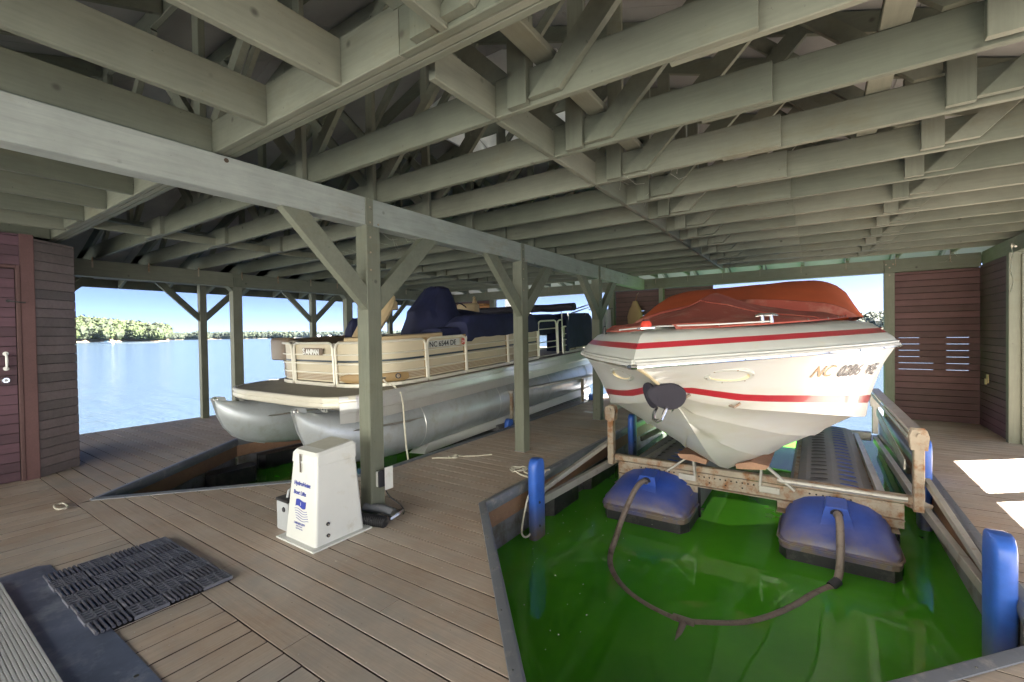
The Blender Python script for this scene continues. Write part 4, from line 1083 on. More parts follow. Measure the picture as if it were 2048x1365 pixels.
def perforated_float(parent, x0, x1, y0, y1, z_top, mats=('float_top','blue_float'), slots=True):
    """plastic float deck with two rows of oval slots, recess shade put into their inner colour"""
    cx = (x0+x1)/2; w = x1-x0; m = MB(); n = 18; L = y1-y0
    rows = []
    prof_ = [(-.5,-.55),(-.5,-.14),(-.485,-.075),(-.44,-.045),(-.40,-.045),(-.385,-.012),(-.30,.012),(0,.03),(.30,.012),(.385,-.012),(.40,-.045),(.44,-.045),(.485,-.075),(.5,-.14),(.5,-.55)]
    for y in (y0, y1): rows.append([(cx + a*w, y, z_top + b) for a, b in prof_])
    o = m.loft(rows, smooth=False, caps=True).build('float', mats[0], parent)
    if slots:
        k = 0; yy = y0 + .12
        while yy < y1 - .1:
            for s_ in (-1, 1):
                c = Vector((cx + s_*w*.155, yy + (.06 if s_ > 0 else 0), z_top + .0255)); rw, rl = w*.115, .034
                pts = [(c.x + rw*cos(2*pi*i/12), c.y + rl*sin(2*pi*i/12)) for i in range(12)]
                s = MB(); zf = lambda x: z_top + .03 - .06*((x-cx)/w/.6)**2*1.0
                ring = [[(x, y, zf(x)+.003) for x, y in pts], [(c.x + (x-c.x)*.86, c.y + (y-c.y)*.8, zf(x)+.0045) for x, y in pts], [(c.x + (x-c.x)*.80, c.y + (y-c.y)*.62, zf(x)+.0005) for x, y in pts]]
                s.loft(ring, closed=True); s.add(ring[-1], [list(range(12))]); s.mi = [0]*12 + [1]*13
                s.build('slot', ['float_top', mats[1] if s_ > 0 else 'black_plastic'], o)
            yy += .165
    return o
perforated_float(pl, -4.62, -4.12, 5.75, 9.6, -.02, ('float_top','black_plastic'))
perforated_float(pl, -6.5, -5.95, 5.2, 9.6, -.06, ('black_plastic','black_plastic'), slots=False)
MB().poly([(-4.6,5.2),(-4.5,5.05),(-4.2,5.05),(-4.12,5.2),(-4.12,5.74),(-4.6,5.74)], -.7, -.10).build('float_nose', 'black_plastic', pl)
# ================================================================ CUDDY CRUISER (local metres: x right, y aft from the bow, z up from the bow rail)
cr = thing('cuddy_cruiser', 'white fibreglass motor cruiser with red stripes under a red canvas cover, bow towards us', 'motorboat', (-.80, 2.33, 1.275), (0, -.030, -.033), world=False)
CL = 6.5
def sheer(s):
    b = 1.235*(1 - (1 - min(s, 2.0)/2.0)**1.42) if s < 2.0 else 1.235
    return max(.0, b) * (1 - .04*max(0, s-4)/2.5)
def sheer_z(s): return .0 + .022*s*(1 if s < 3 else 1) - .0045*s*s
def lerp_tab(tab, s):
    if s <= tab[0][0]: return tab[0][1:]
    for a, b in zip(tab[:-1], tab[1:]):
        if s <= b[0]:
            t = (s-a[0])/(b[0]-a[0]); t2 = t
            return tuple(a[i] + (b[i]-a[i])*t2 for i in range(1, len(a)))
    return tab[-1][1:]
def smooth_tab(tab, s, w=.12):
    r = [lerp_tab(tab, s + d*w) for d in (-1,-.5,0,.5,1)]
    return tuple(sum(x[i] for x in r)/5 for i in range(len(r[0])))
KEEL = [(0,-.005),(.17,-.055),(.50,-.18),(.83,-.365),(1.2,-.60),(1.55,-.83),(1.95,-1.03),(2.4,-1.16),(3.0,-1.225),(4.0,-1.25),(6.5,-1.25)]
CHIN = [(0,.0,-.005),(.2,.0,-.062),(.50,.0,-.18),(.62,.06,-.245),(.80,.24,-.32),(1.0,.43,-.355),(1.3,.67,-.395),(1.7,.90,-.45),(2.2,1.03,-.52),(2.8,1.07,-.59),(3.6,1.08,-.65),(6.5,1.06,-.70)]
SS = [0,.03,.07,.12,.18,.26,.36,.48,.60,.72,.86,1.0,1.2,1.4,1.65,1.95,2.3,2.7,3.2,3.8,4.5,5.3,5.9,CL]
TF = [0,.14,.255,.40,.60,.80,.93,1.0]                    # up the topside
TM = [0,1,0,0,0,0,0]                                      # material of each strip (1 = red)
def hull_rows(sg):
    rows = []
    for s in SS:
        zk, = smooth_tab(KEEL, s, .05 + .05*min(1, s)) if s > .1 else lerp_tab(KEEL, s)
        bc, zc = lerp_tab(CHIN, s); b = sheer(s); zs = sheer_z(s)
        if s < .55: zc = zk
        r = []
        # bottom: keel pad, strakes standing proud, chine flat
        def bcs(d): return lerp_tab(CHIN, s - d)[0] if s > d else 0.0
        xi, xm = .36*bcs(.50), .68*bcs(.20)
        for x, dz in ((0,0),(xi,0),(xi+.012,-.016),(xi+.055,.003),(xm,0),(xm+.012,-.016),(xm+.055,.003),(bc*.92,None),(bc,None)):
            x = min(x, bc*.92) if dz is not None else x; f = x/bc if bc > 1e-4 else 0
            q = 0 if dz is None else min(1, max(0, (bc*.90 - x)/.10))*min(1, max(0, x-.02)/.06)
            z = zk + (zc-zk)*(f**1.04) + (dz or 0)*q
            if dz is None: z = zk + (zc-zk)*.93 + (0 if x < bc else .004)
            r.append((sg*x, s, z))
        for f in TF[1:]:
            if s < .62:
                z = max(zk, -.245 + (zs+.245)*f); g = (z - zk)/max(1e-4, zs - zk); r.append((sg*b*g**.85, s, z)); continue
            fl = f**.80 if s < 2 else f**.9
            q = min(1, s/1.2); x = bc + (b-bc)*(f*(1-q*.0) - .05*sin(pi*f)*q*1.0)
            r.append((sg*x, s, zc + (zs-zc)*f))
        rows.append(r)
    return rows
hl = MB()
for sg in (-1, 1):
    rows = hull_rows(sg); hl.loft(rows, mats=[0]*8 + TM)
tr_ = hull_rows(1)[-1]; tl = hull_rows(-1)[-1]
hl.add(tr_ + tl[::-1], [list(range(len(tr_)*2))])
hull = hl.build('hull', ['gelcoat', 'hull_red'], cr)
# deck and gunwale, stepping in from the sheer
DK = [(0,0,.0,0),(.004,.006,.030,0),(.018,.016,.048,0),(.044,.052,.082,1),(.076,.092,.114,0),(.115,.135,.150,0),(.155,.200,.168,0),(.23,.30,.178,0),(.34,.42,.186,0)]
def deck_pt(sg, s, k):
    d, e, dz, _ = DK[k]; b = sheer(s); x = b*(1 - e/1.225) - .0
    if s < .5: x = b*(1 - e/1.225)
    return (sg*max(.0, x), s*(1 - d/CL) + d, sheer_z(s) + dz + .018*min(1, s/2.5)*(k/8.))
dkm = MB()
for sg in (-1, 1):
    rows = [[deck_pt(sg, s, k) for k in range(len(DK))] + [(0, s*(1-.34/CL) + .34, sheer_z(s) + .20 + .02*min(1, s/2))] for s in SS]
    dkm.loft(rows, mats=[0,0,0,1,0,0,0,0,0])
# material index: strip between DK[2] and DK[3] is cream, DK[3]-DK[4] red
deck = dkm.build('deck', ['gelcoat_deck', 'hull_red'], cr)
# rub rail: white moulding with a bright insert and small screws
for sg in (-1, 1):
    rp = [(sg*(sheer(s)+.006), s - .004*(s < .1), sheer_z(s) - .004) for s in SS]
    MB().tube(rp, .017, 8).build('rub_rail', 'gelcoat', cr)
    MB().tube([(sg*(sheer(s)+.017), s - .012*(s < .1), sheer_z(s) - .012) for s in SS], .0095, 6).build('rail_insert', 'chrome', cr)
    MB().tube([(sg*(sheer(s)+.004), s, sheer_z(s) + .020) for s in SS], .009, 6).build('rail_moulding', 'gelcoat_deck', cr)
MB().tube([(-.02,-.012,-.010),(0,-.028,-.010),(.02,-.012,-.010)], .014, 7).build('bow_cap', 'chrome', cr)
sc_ = MB()
for s in [.25 + .27*i for i in range(14)]: sc_.disc((sheer(s)+.026, s, sheer_z(s)-.012), (1,-.3,0), .005, 6, .002)
sc_.build('rail_screw', 'dark_ink', cr, kind='stuff')
# thin yellowish stain line down the stem and under the rail
def surf(sg, s, f):     # point on the topside
    bc, zc = lerp_tab(CHIN, s); b = sheer(s); zs = sheer_z(s); q = min(1, s/1.2)
    return Vector((sg*(bc + (b-bc)*(f - .05*sin(pi*f)*q)), s, zc + (zs-zc)*f))
def surf_n(sg, s, f):
    a = surf(sg, s+.02, f) - surf(sg, s-.02, f); b = surf(sg, s, f+.03) - surf(sg, s, f-.03)
    n = a.cross(b); n.normalize(); return n if n.x*sg > 0 else -n
MB().tube([(0, s-.004, lerp_tab(KEEL, s)[0]) for s in (.0,.08,.17,.30,.42,.50,.62)], [.012,.012,.011,.010,.009,.007,.003], 6).build('stem_line', 'stain_yellow', cr)
# oval scoop vents on both bows
for sg in (-1, 1):
    s0, f0 = (.66, .58); c = surf(sg, s0, f0); n = surf_n(sg, s0, f0)
    ex = (surf(sg, s0+.1, f0+.02) - surf(sg, s0-.03, f0-.006)).normalized(); ey = n.cross(ex).normalized()
    if ey.z < 0: ey = -ey
    def oval(rx, ry, off, sh=0): return [c + ex*(rx*cos(2*pi*k/28) + sh) + ey*ry*sin(2*pi*k/28) + n*off for k in range(28)]
    v = MB(); v.loft([oval(.175,.070,-.004), oval(.172,.068,.010), oval(.160,.062,.014), oval(.138,.048,.012), oval(.125,.042,-.006, -.0), oval(.085,.028,-.030,-.03), oval(.02,.008,-.045,-.06)], closed=True, caps=True)
    v.mi = [0]*(28*3) + [1]*(28*3) + [0] + [1]
    o = v.build('scoop_vent', ['gelcoat_deck', 'stain_yellow'], cr)
    for k in range(6):
        p = c + ex*.157*cos(2*pi*k/6+.4) + ey*.060*sin(2*pi*k/6+.4) + n*.0125; MB().disc(p, n, .005, 7, .003).build('screw', 'rusty_steel', o)
# registration letters on the right-hand bow
def hull_text(txt, s0, size, mat, f=.56, **kw):
    p = surf(1, s0, f); q = surf(1, s0 + .12, f + .012); n = surf_n(1, s0+.1, f); x = (q - p).normalized(); y = n.cross(x); y = y if y.z > 0 else -y
    x = (x - n*x.dot(n)).normalized(); y = n.cross(x)
    if y.z < 0: y = -y
    return lettering(txt, size, p + n*.006, x, y, mat, cr, 'registration', **kw)
hull_text('NC', 1.16, .125, 'faded_ink', shear=.25, bold=.001, thick=.0006)
hull_text('0286', 1.375, .125, 'dark_ink', shear=.12, bold=.0025, thick=.0006)
hull_text('WE', 1.66, .125, 'dark_ink', shear=.12, bold=.0025, thick=.0006)
hull_text('22', 1.80, .085, 'grey_box', shear=.25, thick=.0006)
# black rubber bow plates with the towing hook
for sg in (-1, 1):
    c = Vector((.032 if sg > 0 else -.058, .43, -.215)); ex = Vector((sg*.72, .66, -.20)).normalized(); ey = Vector((0, -.30, .95)); ey = (ey - ex*ey.dot(ex)).normalized(); n = ex.cross(ey)*(1 if sg < 0 else -1)
    n = -n if n.y > 0 else n
    v = MB(); ov = lambda k, o: [c + ex*(k*.125*(1 if sg > 0 else .6)*cos(2*pi*i/24)) + ey*(k*.082*sin(2*pi*i/24)*(1 + .2*cos(2*pi*i/24))) + n*o for i in range(24)]
    v.loft([ov(1,-.01), ov(1,.004), ov(.93,.012), ov(.5,.014), ov(.05,.014)], closed=True, caps=True); v.build('bow_plate', 'black_canvas', cr)
MB().tube([(-.028,.44,-.28),(-.030,.375,-.315),(-.022,.345,-.345),(.0,.335,-.355),(.022,.345,-.345),(.030,.375,-.315),(.028,.44,-.28)], .011, 8).build('bow_eye', 'chrome', cr)
for s_, f_ in ((.86,.045),(.62,-.02)):
    p = surf(1, s_, max(.02, f_)); MB().tube([p + Vector((-.02,0,.0)), p + Vector((.02,-.02,-.01)), p + Vector((.05,.01,.012))], .009, 6).build('drain_fitting', 'rusty_steel', cr)
p = surf(1, 3.3, .72); MB().disc(p, (1,-.1,0), .022, 8, .012).build('fuel_vent', 'rusty_steel', cr)
# navigation light, cleats
nl = MB().tube([(0.0,.215,.192),(0,.215,.200),(0,.215,.202)], [.052,.052,.045], 14).build('navigation_light', 'chrome', cr)
MB().tube([(0,.215,.202),(0,.215,.226),(0,.215,.238)], [.032,.030,.020], 12).build('lens_red', 'red_ink', nl); MB().tube([(0,.215,.2385),(0,.215,.246)], [.022,.018], 12).build('lens_cap', 'dark_ink', nl)
def cleat(x, y, z, d, mat='chrome', L=.10):
    d = Vector(d).normalized(); c = Vector((x,y,z)); m = MB(); m.tube([c - d*L, c - d*L*.6 + Vector((0,0,.006)), c + d*L*.6 + Vector((0,0,.006)), c + d*L], [.006,.010,.010,.006], 7)
    for k in (-.4, .4): m.tube([c + d*L*k + Vector((0,0,-.045)), c + d*L*k + Vector((0,0,.004))], [.014,.009], 7)
    return m.build('cleat', mat, cr)
cleat(.53,.86,.250,(.6,1,.02)); cleat(-.52,.80,.225,(.5,-1,0), 'cable_black', .06)
# anchor locker outline and toe rail
MB().tube([(-.30,.55,.200),(0,.42,.208),(.30,.52,.205),(.55,.80,.212)], .005, 5).build('deck_seam', 'gelcoat', cr)

# canvas: bow cover with a ridge pole peak, windscreen cover rising behind it
def edge_w(s): return max(.05, sheer(s)*(1 - .36/1.225))
# stations: y, half width, edge z, ridge z, squareness, hollow
CV = [(.44,.10,.200,.205,.2,0),(.60,.30,.205,.225,.3,.0),(.85,.50,.212,.262,.4,.1),(1.15,.68,.222,.33,.45,.35),(1.5,.80,.232,.415,.5,.6),(1.85,.865,.245,.490,.5,.8),(2.10,.895,.255,.520,.5,.8),(2.30,.91,.26,.505,.55,.6),(2.5,.92,.265,.470,.7,.3),(2.62,.935,.268,.475,1.2,.0),(2.80,.95,.272,.52,2.2,0),(3.05,.965,.275,.60,3.2,0),(3.35,.985,.28,.672,4.2,0),(3.62,.99,.28,.700,5,0),(4.2,.99,.28,.705,5,0),(5.2,.985,.28,.700,5,0),(6.3,.95,.26,.66,4.5,0)]
NK = 34
def cover_row(st, j):
    y, w, ze, zr, sq, hol = st; r = []
    for k in range(NK+1):
        u = -1 + 2*k/NK; a = abs(u)
        if sq <= 1:      # tent shape with sagging panels
            h = (1-a) - hol*.42*sin(pi*a)*(1 if a < 1 else 0)*.55
            h = max(0, h)
        else:
            h = (1 - a**(sq*1.7))**(.55)
        flare = (1 + .10*(1-h)*(1 if sq > 1 else 0))
        fold = .020*nz(u*5.5, y*1.6, 2)*(1-h*.7) + .008*nz(u*11, y*3.2, 5)*(1-h)
        if sq <= 1 and 1.2 < y < 2.5: fold += .018*sin(u*9 + y*3.5)*sin(pi*a)*(1-a)
        r.append((u*w*flare, y, ze + (zr-ze)*h + fold + .004))
    r[0] = (r[0][0]*1.012, y, ze - .02); r[-1] = (r[-1][0]*1.012, y, ze - .02)
    return r
rows = []
def inter(a, b, t): return tuple(a[i] + (b[i]-a[i])*t for i in range(6))
def stations(lo, hi):
    out = []
    for a, b in zip(CV[:-1], CV[1:]):
        if a[0] >= lo - 1e-6 and b[0] <= hi + 1e-6:
            for t in (0,.34,.67): out.append(inter(a, b, t))
    out.append([c for c in CV if c[0] <= hi + 1e-6][-1]); return out
MB().loft([cover_row(s, 0) for s in stations(.44, 2.62)], caps=False).build('bow_cover', 'red_canvas', cr, normals=True)
MB().loft([cover_row(s, 0) for s in stations(2.62, 6.3)], caps=False).build('windscreen_cover', 'red_canvas_backlit', cr, normals=True)
MB().loft([[(x, 6.3, z) for x, y, z in cover_row(CV[-1], 0)], [(x*.9, 6.48, .2) for x, y, z in cover_row(CV[-1], 0)]]).build('cover_end', 'red_canvas_backlit', cr)
MB().tube([(.965*cos(a)*-1 if False else -.93 + 1.86*t, 3.36, .672 - .02*abs(2*t-1)**4*6) for t, a in [(i/20, 0) for i in range(21)]], .006, 5).build('cover_seam', 'red_canvas', cr)
for sg in (-1, 1):
    MB().tube([(sg*(edge_w(0)*.0 + lerp_tab([(c[0], c[1], c[2]) for c in CV], y)[0]*1.015), y, lerp_tab([(c[0], c[1], c[2]) for c in CV], y)[1] - .012) for y in [.46 + .2*i for i in range(29)]], .007, 5).build('cover_hem', 'red_canvas', cr)
for yy in (1.5, 4.4, 5.4):
    st_ = [c for c in CV if c[0] <= yy][-1]; row_ = cover_row((yy,) + st_[1:], 0)
    MB().tube([(x, y, z + .003) for x, y, z in row_], .0045, 4).build('cover_seam', 'red_canvas_backlit' if yy > 2.6 else 'red_canvas', cr)
sn = MB()
for y in [.6 + .32*i for i in range(17)]:
    w_, ze_ = lerp_tab([(c[0], c[1], c[2]) for c in CV], y)
    for sg in (-1, 1): sn.disc((sg*w_*1.022, y, ze_ - .004), (sg, 0, .6), .009, 8, .004)
sn.build('snap', 'chrome', cr, kind='stuff')
MB().tube([(0,2.08,.20),(0,2.08,.515)], .012, 8).build('cover_pole', 'chrome', cr)
# stern drive stub and transom below the far end
MB().cbox(-.18, .18, CL, CL+.25, -1.05, -.55, .03).build('stern_drive', 'black_plastic', cr)

# ---------------------------------------------------------------- LIFT under the cruiser
lf = thing('boat_lift', 'rusty galvanised boat lift on blue floats holding up the white cruiser', 'boat lift', (-.65, 6.2, WZ))
def channel(p0, p1, w, h, mat, name, up=(0,0,1), t=.006, flip=1):
    sec = [(-w/2,-h/2),(w/2,-h/2),(w/2,-h/2+t),(-w/2+t,-h/2+t),(-w/2+t,h/2-t),(w/2,h/2-t),(w/2,h/2),(-w/2,h/2)]
    return MB().prism([(flip*a, b) for a, b in (sec if flip > 0 else sec[::-1])], p0, p1, up).build(name, mat, lf)
YB = 4.86
fb = MB(); fb.cbox(-1.88, .66, YB-.035, YB+.035, .004, .070, .008)
beam = fb.build('front_beam', 'rusty_steel', lf)
web = MB().box(-1.83, .60, YB-.040, YB-.034, -.125, .004).build('beam_web', 'rusty_steel', beam)
MB().cbox(-1.83, .60, YB-.085, YB-.034, -.128, -.120, .001).build('beam_flange', 'rusty_steel', beam)
hs = MB()
for i in range(48):
    x = -1.78 + i*.0495
    for z in (-.03,) if i % 3 else (-.03, -.08): hs.disc((x, YB-.0405, z), (0,-1,0), .0085, 7, .0012)
hs.build('beam_hole', 'deck_void', beam, kind='stuff')
MB().tube([(-.30,YB-.055,.050),(.62,YB-.055,.050)], .022, 8).build('torque_tube', 'galvanised', beam)
for x in (-1.80, -1.68, -.42, -.36, .50, .56):
    for z in (-.055,): MB().disc((x,YB-.040,z), (0,-1,0), .012, 6, .012).build('bolt', 'rusty_steel', beam)
# hangers from the beam to the floats
for (x0,x1) in ((-1.84,-1.60),(-1.20,-1.00),(-.30,-.06),(.28,.60)):
    hg = MB(); hg.box(x0, x1, YB-.046, YB-.040, -.20, -.02); hg.box(x0-.0, x1-.04, YB-.17, YB-.046, -.206, -.200)
    hg.build('hanger_plate', 'rusty_steel', beam)
rb = MB().cbox(-1.80, .66, 8.16, 8.28, -.16, -.04, .01).build('rear_beam', 'galvanised', lf)
for xx in (-.22, .42, -.95, -1.65): MB().disc((xx, 8.05, -.06), (0,0,1), .075, 14, .012).build('pad', 'galvanised', rb)
# uprights, handrail boards
for (x, y, zt_, m_) in ((-1.93,4.84,.615,'rusty_steel'),(.69,4.84,.625,'rusty_steel'),(-1.90,8.2,.56,'galvanised'),(.70,8.15,.50,'galvanised')):
    u = MB().cbox(x-.035, x+.035, y-.040, y+.040, -.04, zt_-.05, .006).build('upright', m_, lf)
    hd = MB(); pts = [(-.052,-.13),(.052,-.13),(.062,-.02),(.045,.035),(-.045,.035),(-.062,-.02)]
    for yo in (-.046, .040): hd.add([(x+a, y+yo, zt_-.03+b) for a, b in pts] + [(x+a, y+yo+.006, zt_-.03+b) for a, b in pts], [list(range(6)), [11-i for i in range(6)]] + [[i,(i+1)%6,6+(i+1)%6,6+i] for i in range(6)])
    hd.build('head_plate', m_, u, kind='stuff'); MB().tube([(x,y-.06,zt_-.04),(x,y+.06,zt_-.04)], .018, 8).build('pin', m_, u)
MB().cbox(.640, .740, 4.90, 8.10, .575, .605, .006).build('walk_board', 'galvanised', lf)
MB().cbox(-1.985, -1.885, 4.90, 6.6, .565, .595, .006).build('walk_board', 'galvanised', lf)
for xx in (.75, .63): MB().cbox(xx-.004, xx+.004, 4.90, 8.10, .540, .574, .001).build('board_lip', 'galvanised', lf)
# lower long tubes front to rear
for x in (-1.55, .46): MB().bar((x, YB+.03, .035), (x+.02, 8.14, -.08), .055, .055).build('side_tube', 'galvanised', lf)
for x in (.80,): MB().bar((.70, 5.05, .0), (.70, 8.1, -.12), .05, .08).build('side_tube', 'galvanised', lf)
# perforated stiffener between right uprights
MB().bar((.70, 5.6, .15), (.70, 7.9, .30), .012, .10).build('side_plate', 'galvanised', lf)
# pivot arms to the dock on both sides
for sx, xb, xd in ((-1,-1.96,-2.26),(1,.74,.90)):
    MB().bar((xb, 4.95, -.05), (xd, 3.55, -.20), .045, .075).build('arm', 'galvanised', lf)
    MB().bar((xb+sx*.01, 4.90, .20), (xd, 3.70, -.12), .040, .050).build('arm', 'galvanised', lf)
    MB().bar((xb-sx*.10, 4.86, .02), (xb+sx*.02, 4.93, -.04), .07, .09).build('knuckle', 'rusty_steel', lf)
    MB().bar((xb, 8.1, -.08), (xd, 6.9, -.22), .045, .075).build('arm', 'galvanised', lf)
# bunk brackets and bunks under the hull
for x, s_ in ((-1.02,-1),(-.44,1)):
    b = MB(); b.bar((x, YB-.05, -.02), (x+s_*.02, YB-.06, .22), .02, .07, (0,1,0)); b.bar((x+s_*.02, YB-.055, .20), (x+s_*.28, YB-.052, -.02), .02, .045, (0,1,0)); b.bar((x-s_*.005,YB-.058,-.05),(x+s_*.16,YB-.058,-.05),.02,.06)
    bo = b.build('bunk_bracket', 'galvanised', lf, kind='stuff')
    pts = [(-.14,-.045),(.09,-.02),(.12,.02),(-.02,.035),(-.15,.0)]
    k = MB(); k.add([(x+s_*(-.02)+s_*a*1.0, 4.50, .235+b_) for a, b_ in pts] + [(x+s_*(-.02)+s_*a, 8.0, .10+b_) for a, b_ in pts], [list(range(5)), [9-i for i in range(5)]] + [[i,(i+1)%5,5+(i+1)%5,5+i] for i in range(5)])
    k.build('bunk', 'fascia_wood', lf)
# floats: long perforated decks and blue moulded noses
def nose(x0, x1, yf, yb, parent):
    cx = (x0+x1)/2; w = (x1-x0)/2; rows = []
    for y, kw, zt_, sh in ((yf,.80,-.30,1),(yf+.015,.90,-.255,1),(yf+.05,.96,-.20,1),(yf+.12,1.0,-.145,1),(yf+.22,1.0,-.10,.9),(yf+.34,1.0,-.060,.7),(yf+.46,1.0,-.035,.5),(yb,1.0,-.025,.45)):
        r = []
        for a, b in ((-1,-.37),(-1.0,-.36),(-1,-.34),(-.985,-.315),(-.97,None),(-.80,.55),(-.55,.86),(-.25,.98),(0,1),(.25,.98),(.55,.86),(.80,.55),(.97,None),(.985,-.315),(1.0,-.34),(1,-.36),(1,-.37)):
            if b is None: z = -.30 + max(0, (zt_+.30))*.22
            elif b < 0: z = b
            else: z = -.30 + (zt_+.30)*(.22 + .78*b)
            r.append((cx + a*w*kw, y, z))
        rows.append(r)
    m = MB(); m.loft(rows, caps=True)
    o = m.build('float_nose', 'blue_float', parent)
    MB().tube([(cx + w*a*1.005, yy, -.318) for a, yy in ((-1,yb),(-1,yf+.12),(-.93,yf+.03),(-.78,yf-.004),(0,yf-.008),(.78,yf-.004),(.93,yf+.03),(1,yf+.12),(1,yb))], .013, 6).build('nose_lip', 'blue_float', o)
    MB().poly([(cx-w*.99,yf+.13),(cx-w*.85,yf+.03),(cx+w*.85,yf+.03),(cx+w*.99,yf+.13),(cx+w*.99,yb),(cx-w*.99,yb)], -.95, -.335).build('nose_keel', 'black_plastic', o)
    # moulded spout housing the hose
    h = MB(); h.smooth = False
    h.add([(cx-.085,yf+.38,-.055),(cx+.085,yf+.38,-.055),(cx+.10,yf+.16,-.10),(cx-.10,yf+.16,-.10),(cx-.07,yf+.40,-.0),(cx+.07,yf+.40,-.0),(cx+.075,yf+.20,-.025),(cx-.075,yf+.20,-.025),(cx-.12,yf+.08,-.19),(cx+.12,yf+.08,-.19)],
          [(4,5,6,7),(0,4,7,3),(1,2,6,5),(3,7,6,2),(0,1,5,4),(3,2,9,8)])
    h.build('spout', 'blue_float', o); MB().disc((cx,yf+.185,-.072), (0,-1,-.25), .045, 14, .012).build('spout_ring', 'dark_ink', o)
    return o
FL = ((-1.86,-1.00),(-.27,.55))
for i, (x0, x1) in enumerate(FL):
    yf = 4.33
    nose(x0, x1, yf, yf+.58, lf)
    perforated_float(lf, x0+.04, x1-.04, yf+.60, 8.15, -.015)
    for xx in (x0+.105, x1-.105): MB().cbox(xx-.025, xx+.025, yf+.62, 8.1, -.062, -.050, .002).build('float_rail', 'rusty_steel', lf)
    MB().tube([(x1+.01,yf+.50,-.10),(x1+.015,yf+.50,-.45)], .012, 5).build('strap', 'cable_black', lf)
# air hoses meeting at a tee on the water, one going down
hose_l = [(-1.43,4.52,-.085),(-1.435,4.40,-.045),(-1.46,4.24,-.09),(-1.50,4.02,-.28),(-1.505,3.84,-.42),(-1.485,3.683,-.475),(-1.41,3.48,-.482),(-1.28,3.30,-.482),(-1.14,3.18,-.482),(-.98,3.10,-.482),(-.83,3.06,-.482),(-.73,3.05,-.482)]
hose_r = [(.14,4.52,-.085),(.145,4.42,-.045),(.155,4.31,-.10),(.150,4.18,-.34),(.12,4.09,-.45),(.06,4.02,-.482),(-.03,3.86,-.482),(-.12,3.66,-.482),(-.26,3.42,-.482),(-.40,3.25,-.482),(-.56,3.14,-.482),(-.73,3.05,-.482)]
def smooth_path(p, n=4):
    p = [Vector(q) for q in p]; out = []
    for i in range(len(p)-1):
        a, b, c, d = p[max(0,i-1)], p[i], p[i+1], p[min(len(p)-1,i+2)]
        for k in range(n):
            t = k/n; out.append(.5*((2*b) + (c-a)*t + (2*a-5*b+4*c-d)*t*t + (3*b-a-3*c+d)*t**3))
    return out + [p[-1]]
MB().tube(smooth_path(hose_l), .026, 10).build('air_hose', 'hose_rubber', lf)
MB().tube(smooth_path(hose_r), .028, 10).build('air_hose', 'hose_rubber', lf)
MB().tube(smooth_path([(-.73,3.05,-.482),(-.725,2.95,-.49),(-.735,2.80,-.50),(-.79,2.62,-.515),(-.87,2.45,-.53),(-1.0,2.28,-.56)]), .028, 10).build('air_hose', 'hose_rubber', lf)
MB().tube([(-.80,3.06,-.482),(-.66,3.06,-.482)], .036, 10).build('tee', 'hose_rubber', lf)
MB().tube([(.09,4.055,-.468),(.135,4.11,-.435)], .034, 10).build('clamp', 'dark_ink', lf)
# ================================================================ SMALLER THINGS
# blue guards standing in the slips against the dock
def guard(x, y, zt_, w, d, label, lean=0):
    t_ = thing('dock_guard', label, 'dock guard', (x, y, WZ), group='blue plastic guard posts along the slips')
    rows = []
    for z, k in ((-1.0,1),(zt_-.13,1),(zt_-.07,.97),(zt_-.03,.86),(zt_-.008,.62),(zt_,.25)):
        r = []
        for i in range(20):
            a = 2*pi*i/20; ca, sa = cos(a), sin(a)
            kx = k if z > zt_-.1 else 1
            r.append((x + w/2*(abs(ca)**.55)*(1 if ca >= 0 else -1)*(.9 + .1*kx), y + d/2*(abs(sa)**.55)*(1 if sa >= 0 else -1)*kx, z))
        rows.append(r)
    MB().loft(rows, closed=True, caps=True).build('post_body', 'blue_guard', t_)
    for z in (zt_-.40, zt_-.62): MB().disc((x+w/2-.002, y-d/2*.3, z), (1,-.6,0), .013, 10, .006).build('bolt_recess', 'dark_ink', t_)
    return t_
guard(-2.185, 3.60, .275, .095, .20, 'clean blue dock guard with a looped rope beside it, nearest on the middle dock')
guard(-2.235, 6.42, .245, .09, .20, 'dark blue dock guard under the cruiser bow, at the edge of the middle dock')
guard(.835, 3.52, .315, .105, .26, 'big dusty blue dock guard at the corner of the right slip')
guard(.865, 5.78, .37, .10, .24, 'blue dock guard behind the rusty front upright of the lift')
guard(-4.00, 5.78, .115, .09, .18, 'blue dock guard between pontoon boat and middle dock, nearer one')
guard(-4.02, 8.95, .125, .09, .18, 'blue dock guard between pontoon boat and middle dock, farther one')
# bracket fixing the right guard to the dock corner
t_ = thing('guard_bracket', 'bolted grey steel bracket holding the blue guard at the right slip corner', 'bracket', (.95, 3.5, -.02))
bk = MB().box(.885, 1.10, 3.36, 3.66, -.010, .004).build('plate', 'galvanised', t_); MB().box(.890, .905, 3.38, 3.64, -.35, -.011).build('leg', 'galvanised', t_)
for x, y in ((1.05,3.42),(1.05,3.6),(.95,3.42)): MB().disc((x,y,.004), (0,0,1), .013, 8, .008).build('bolt', 'chrome', t_)

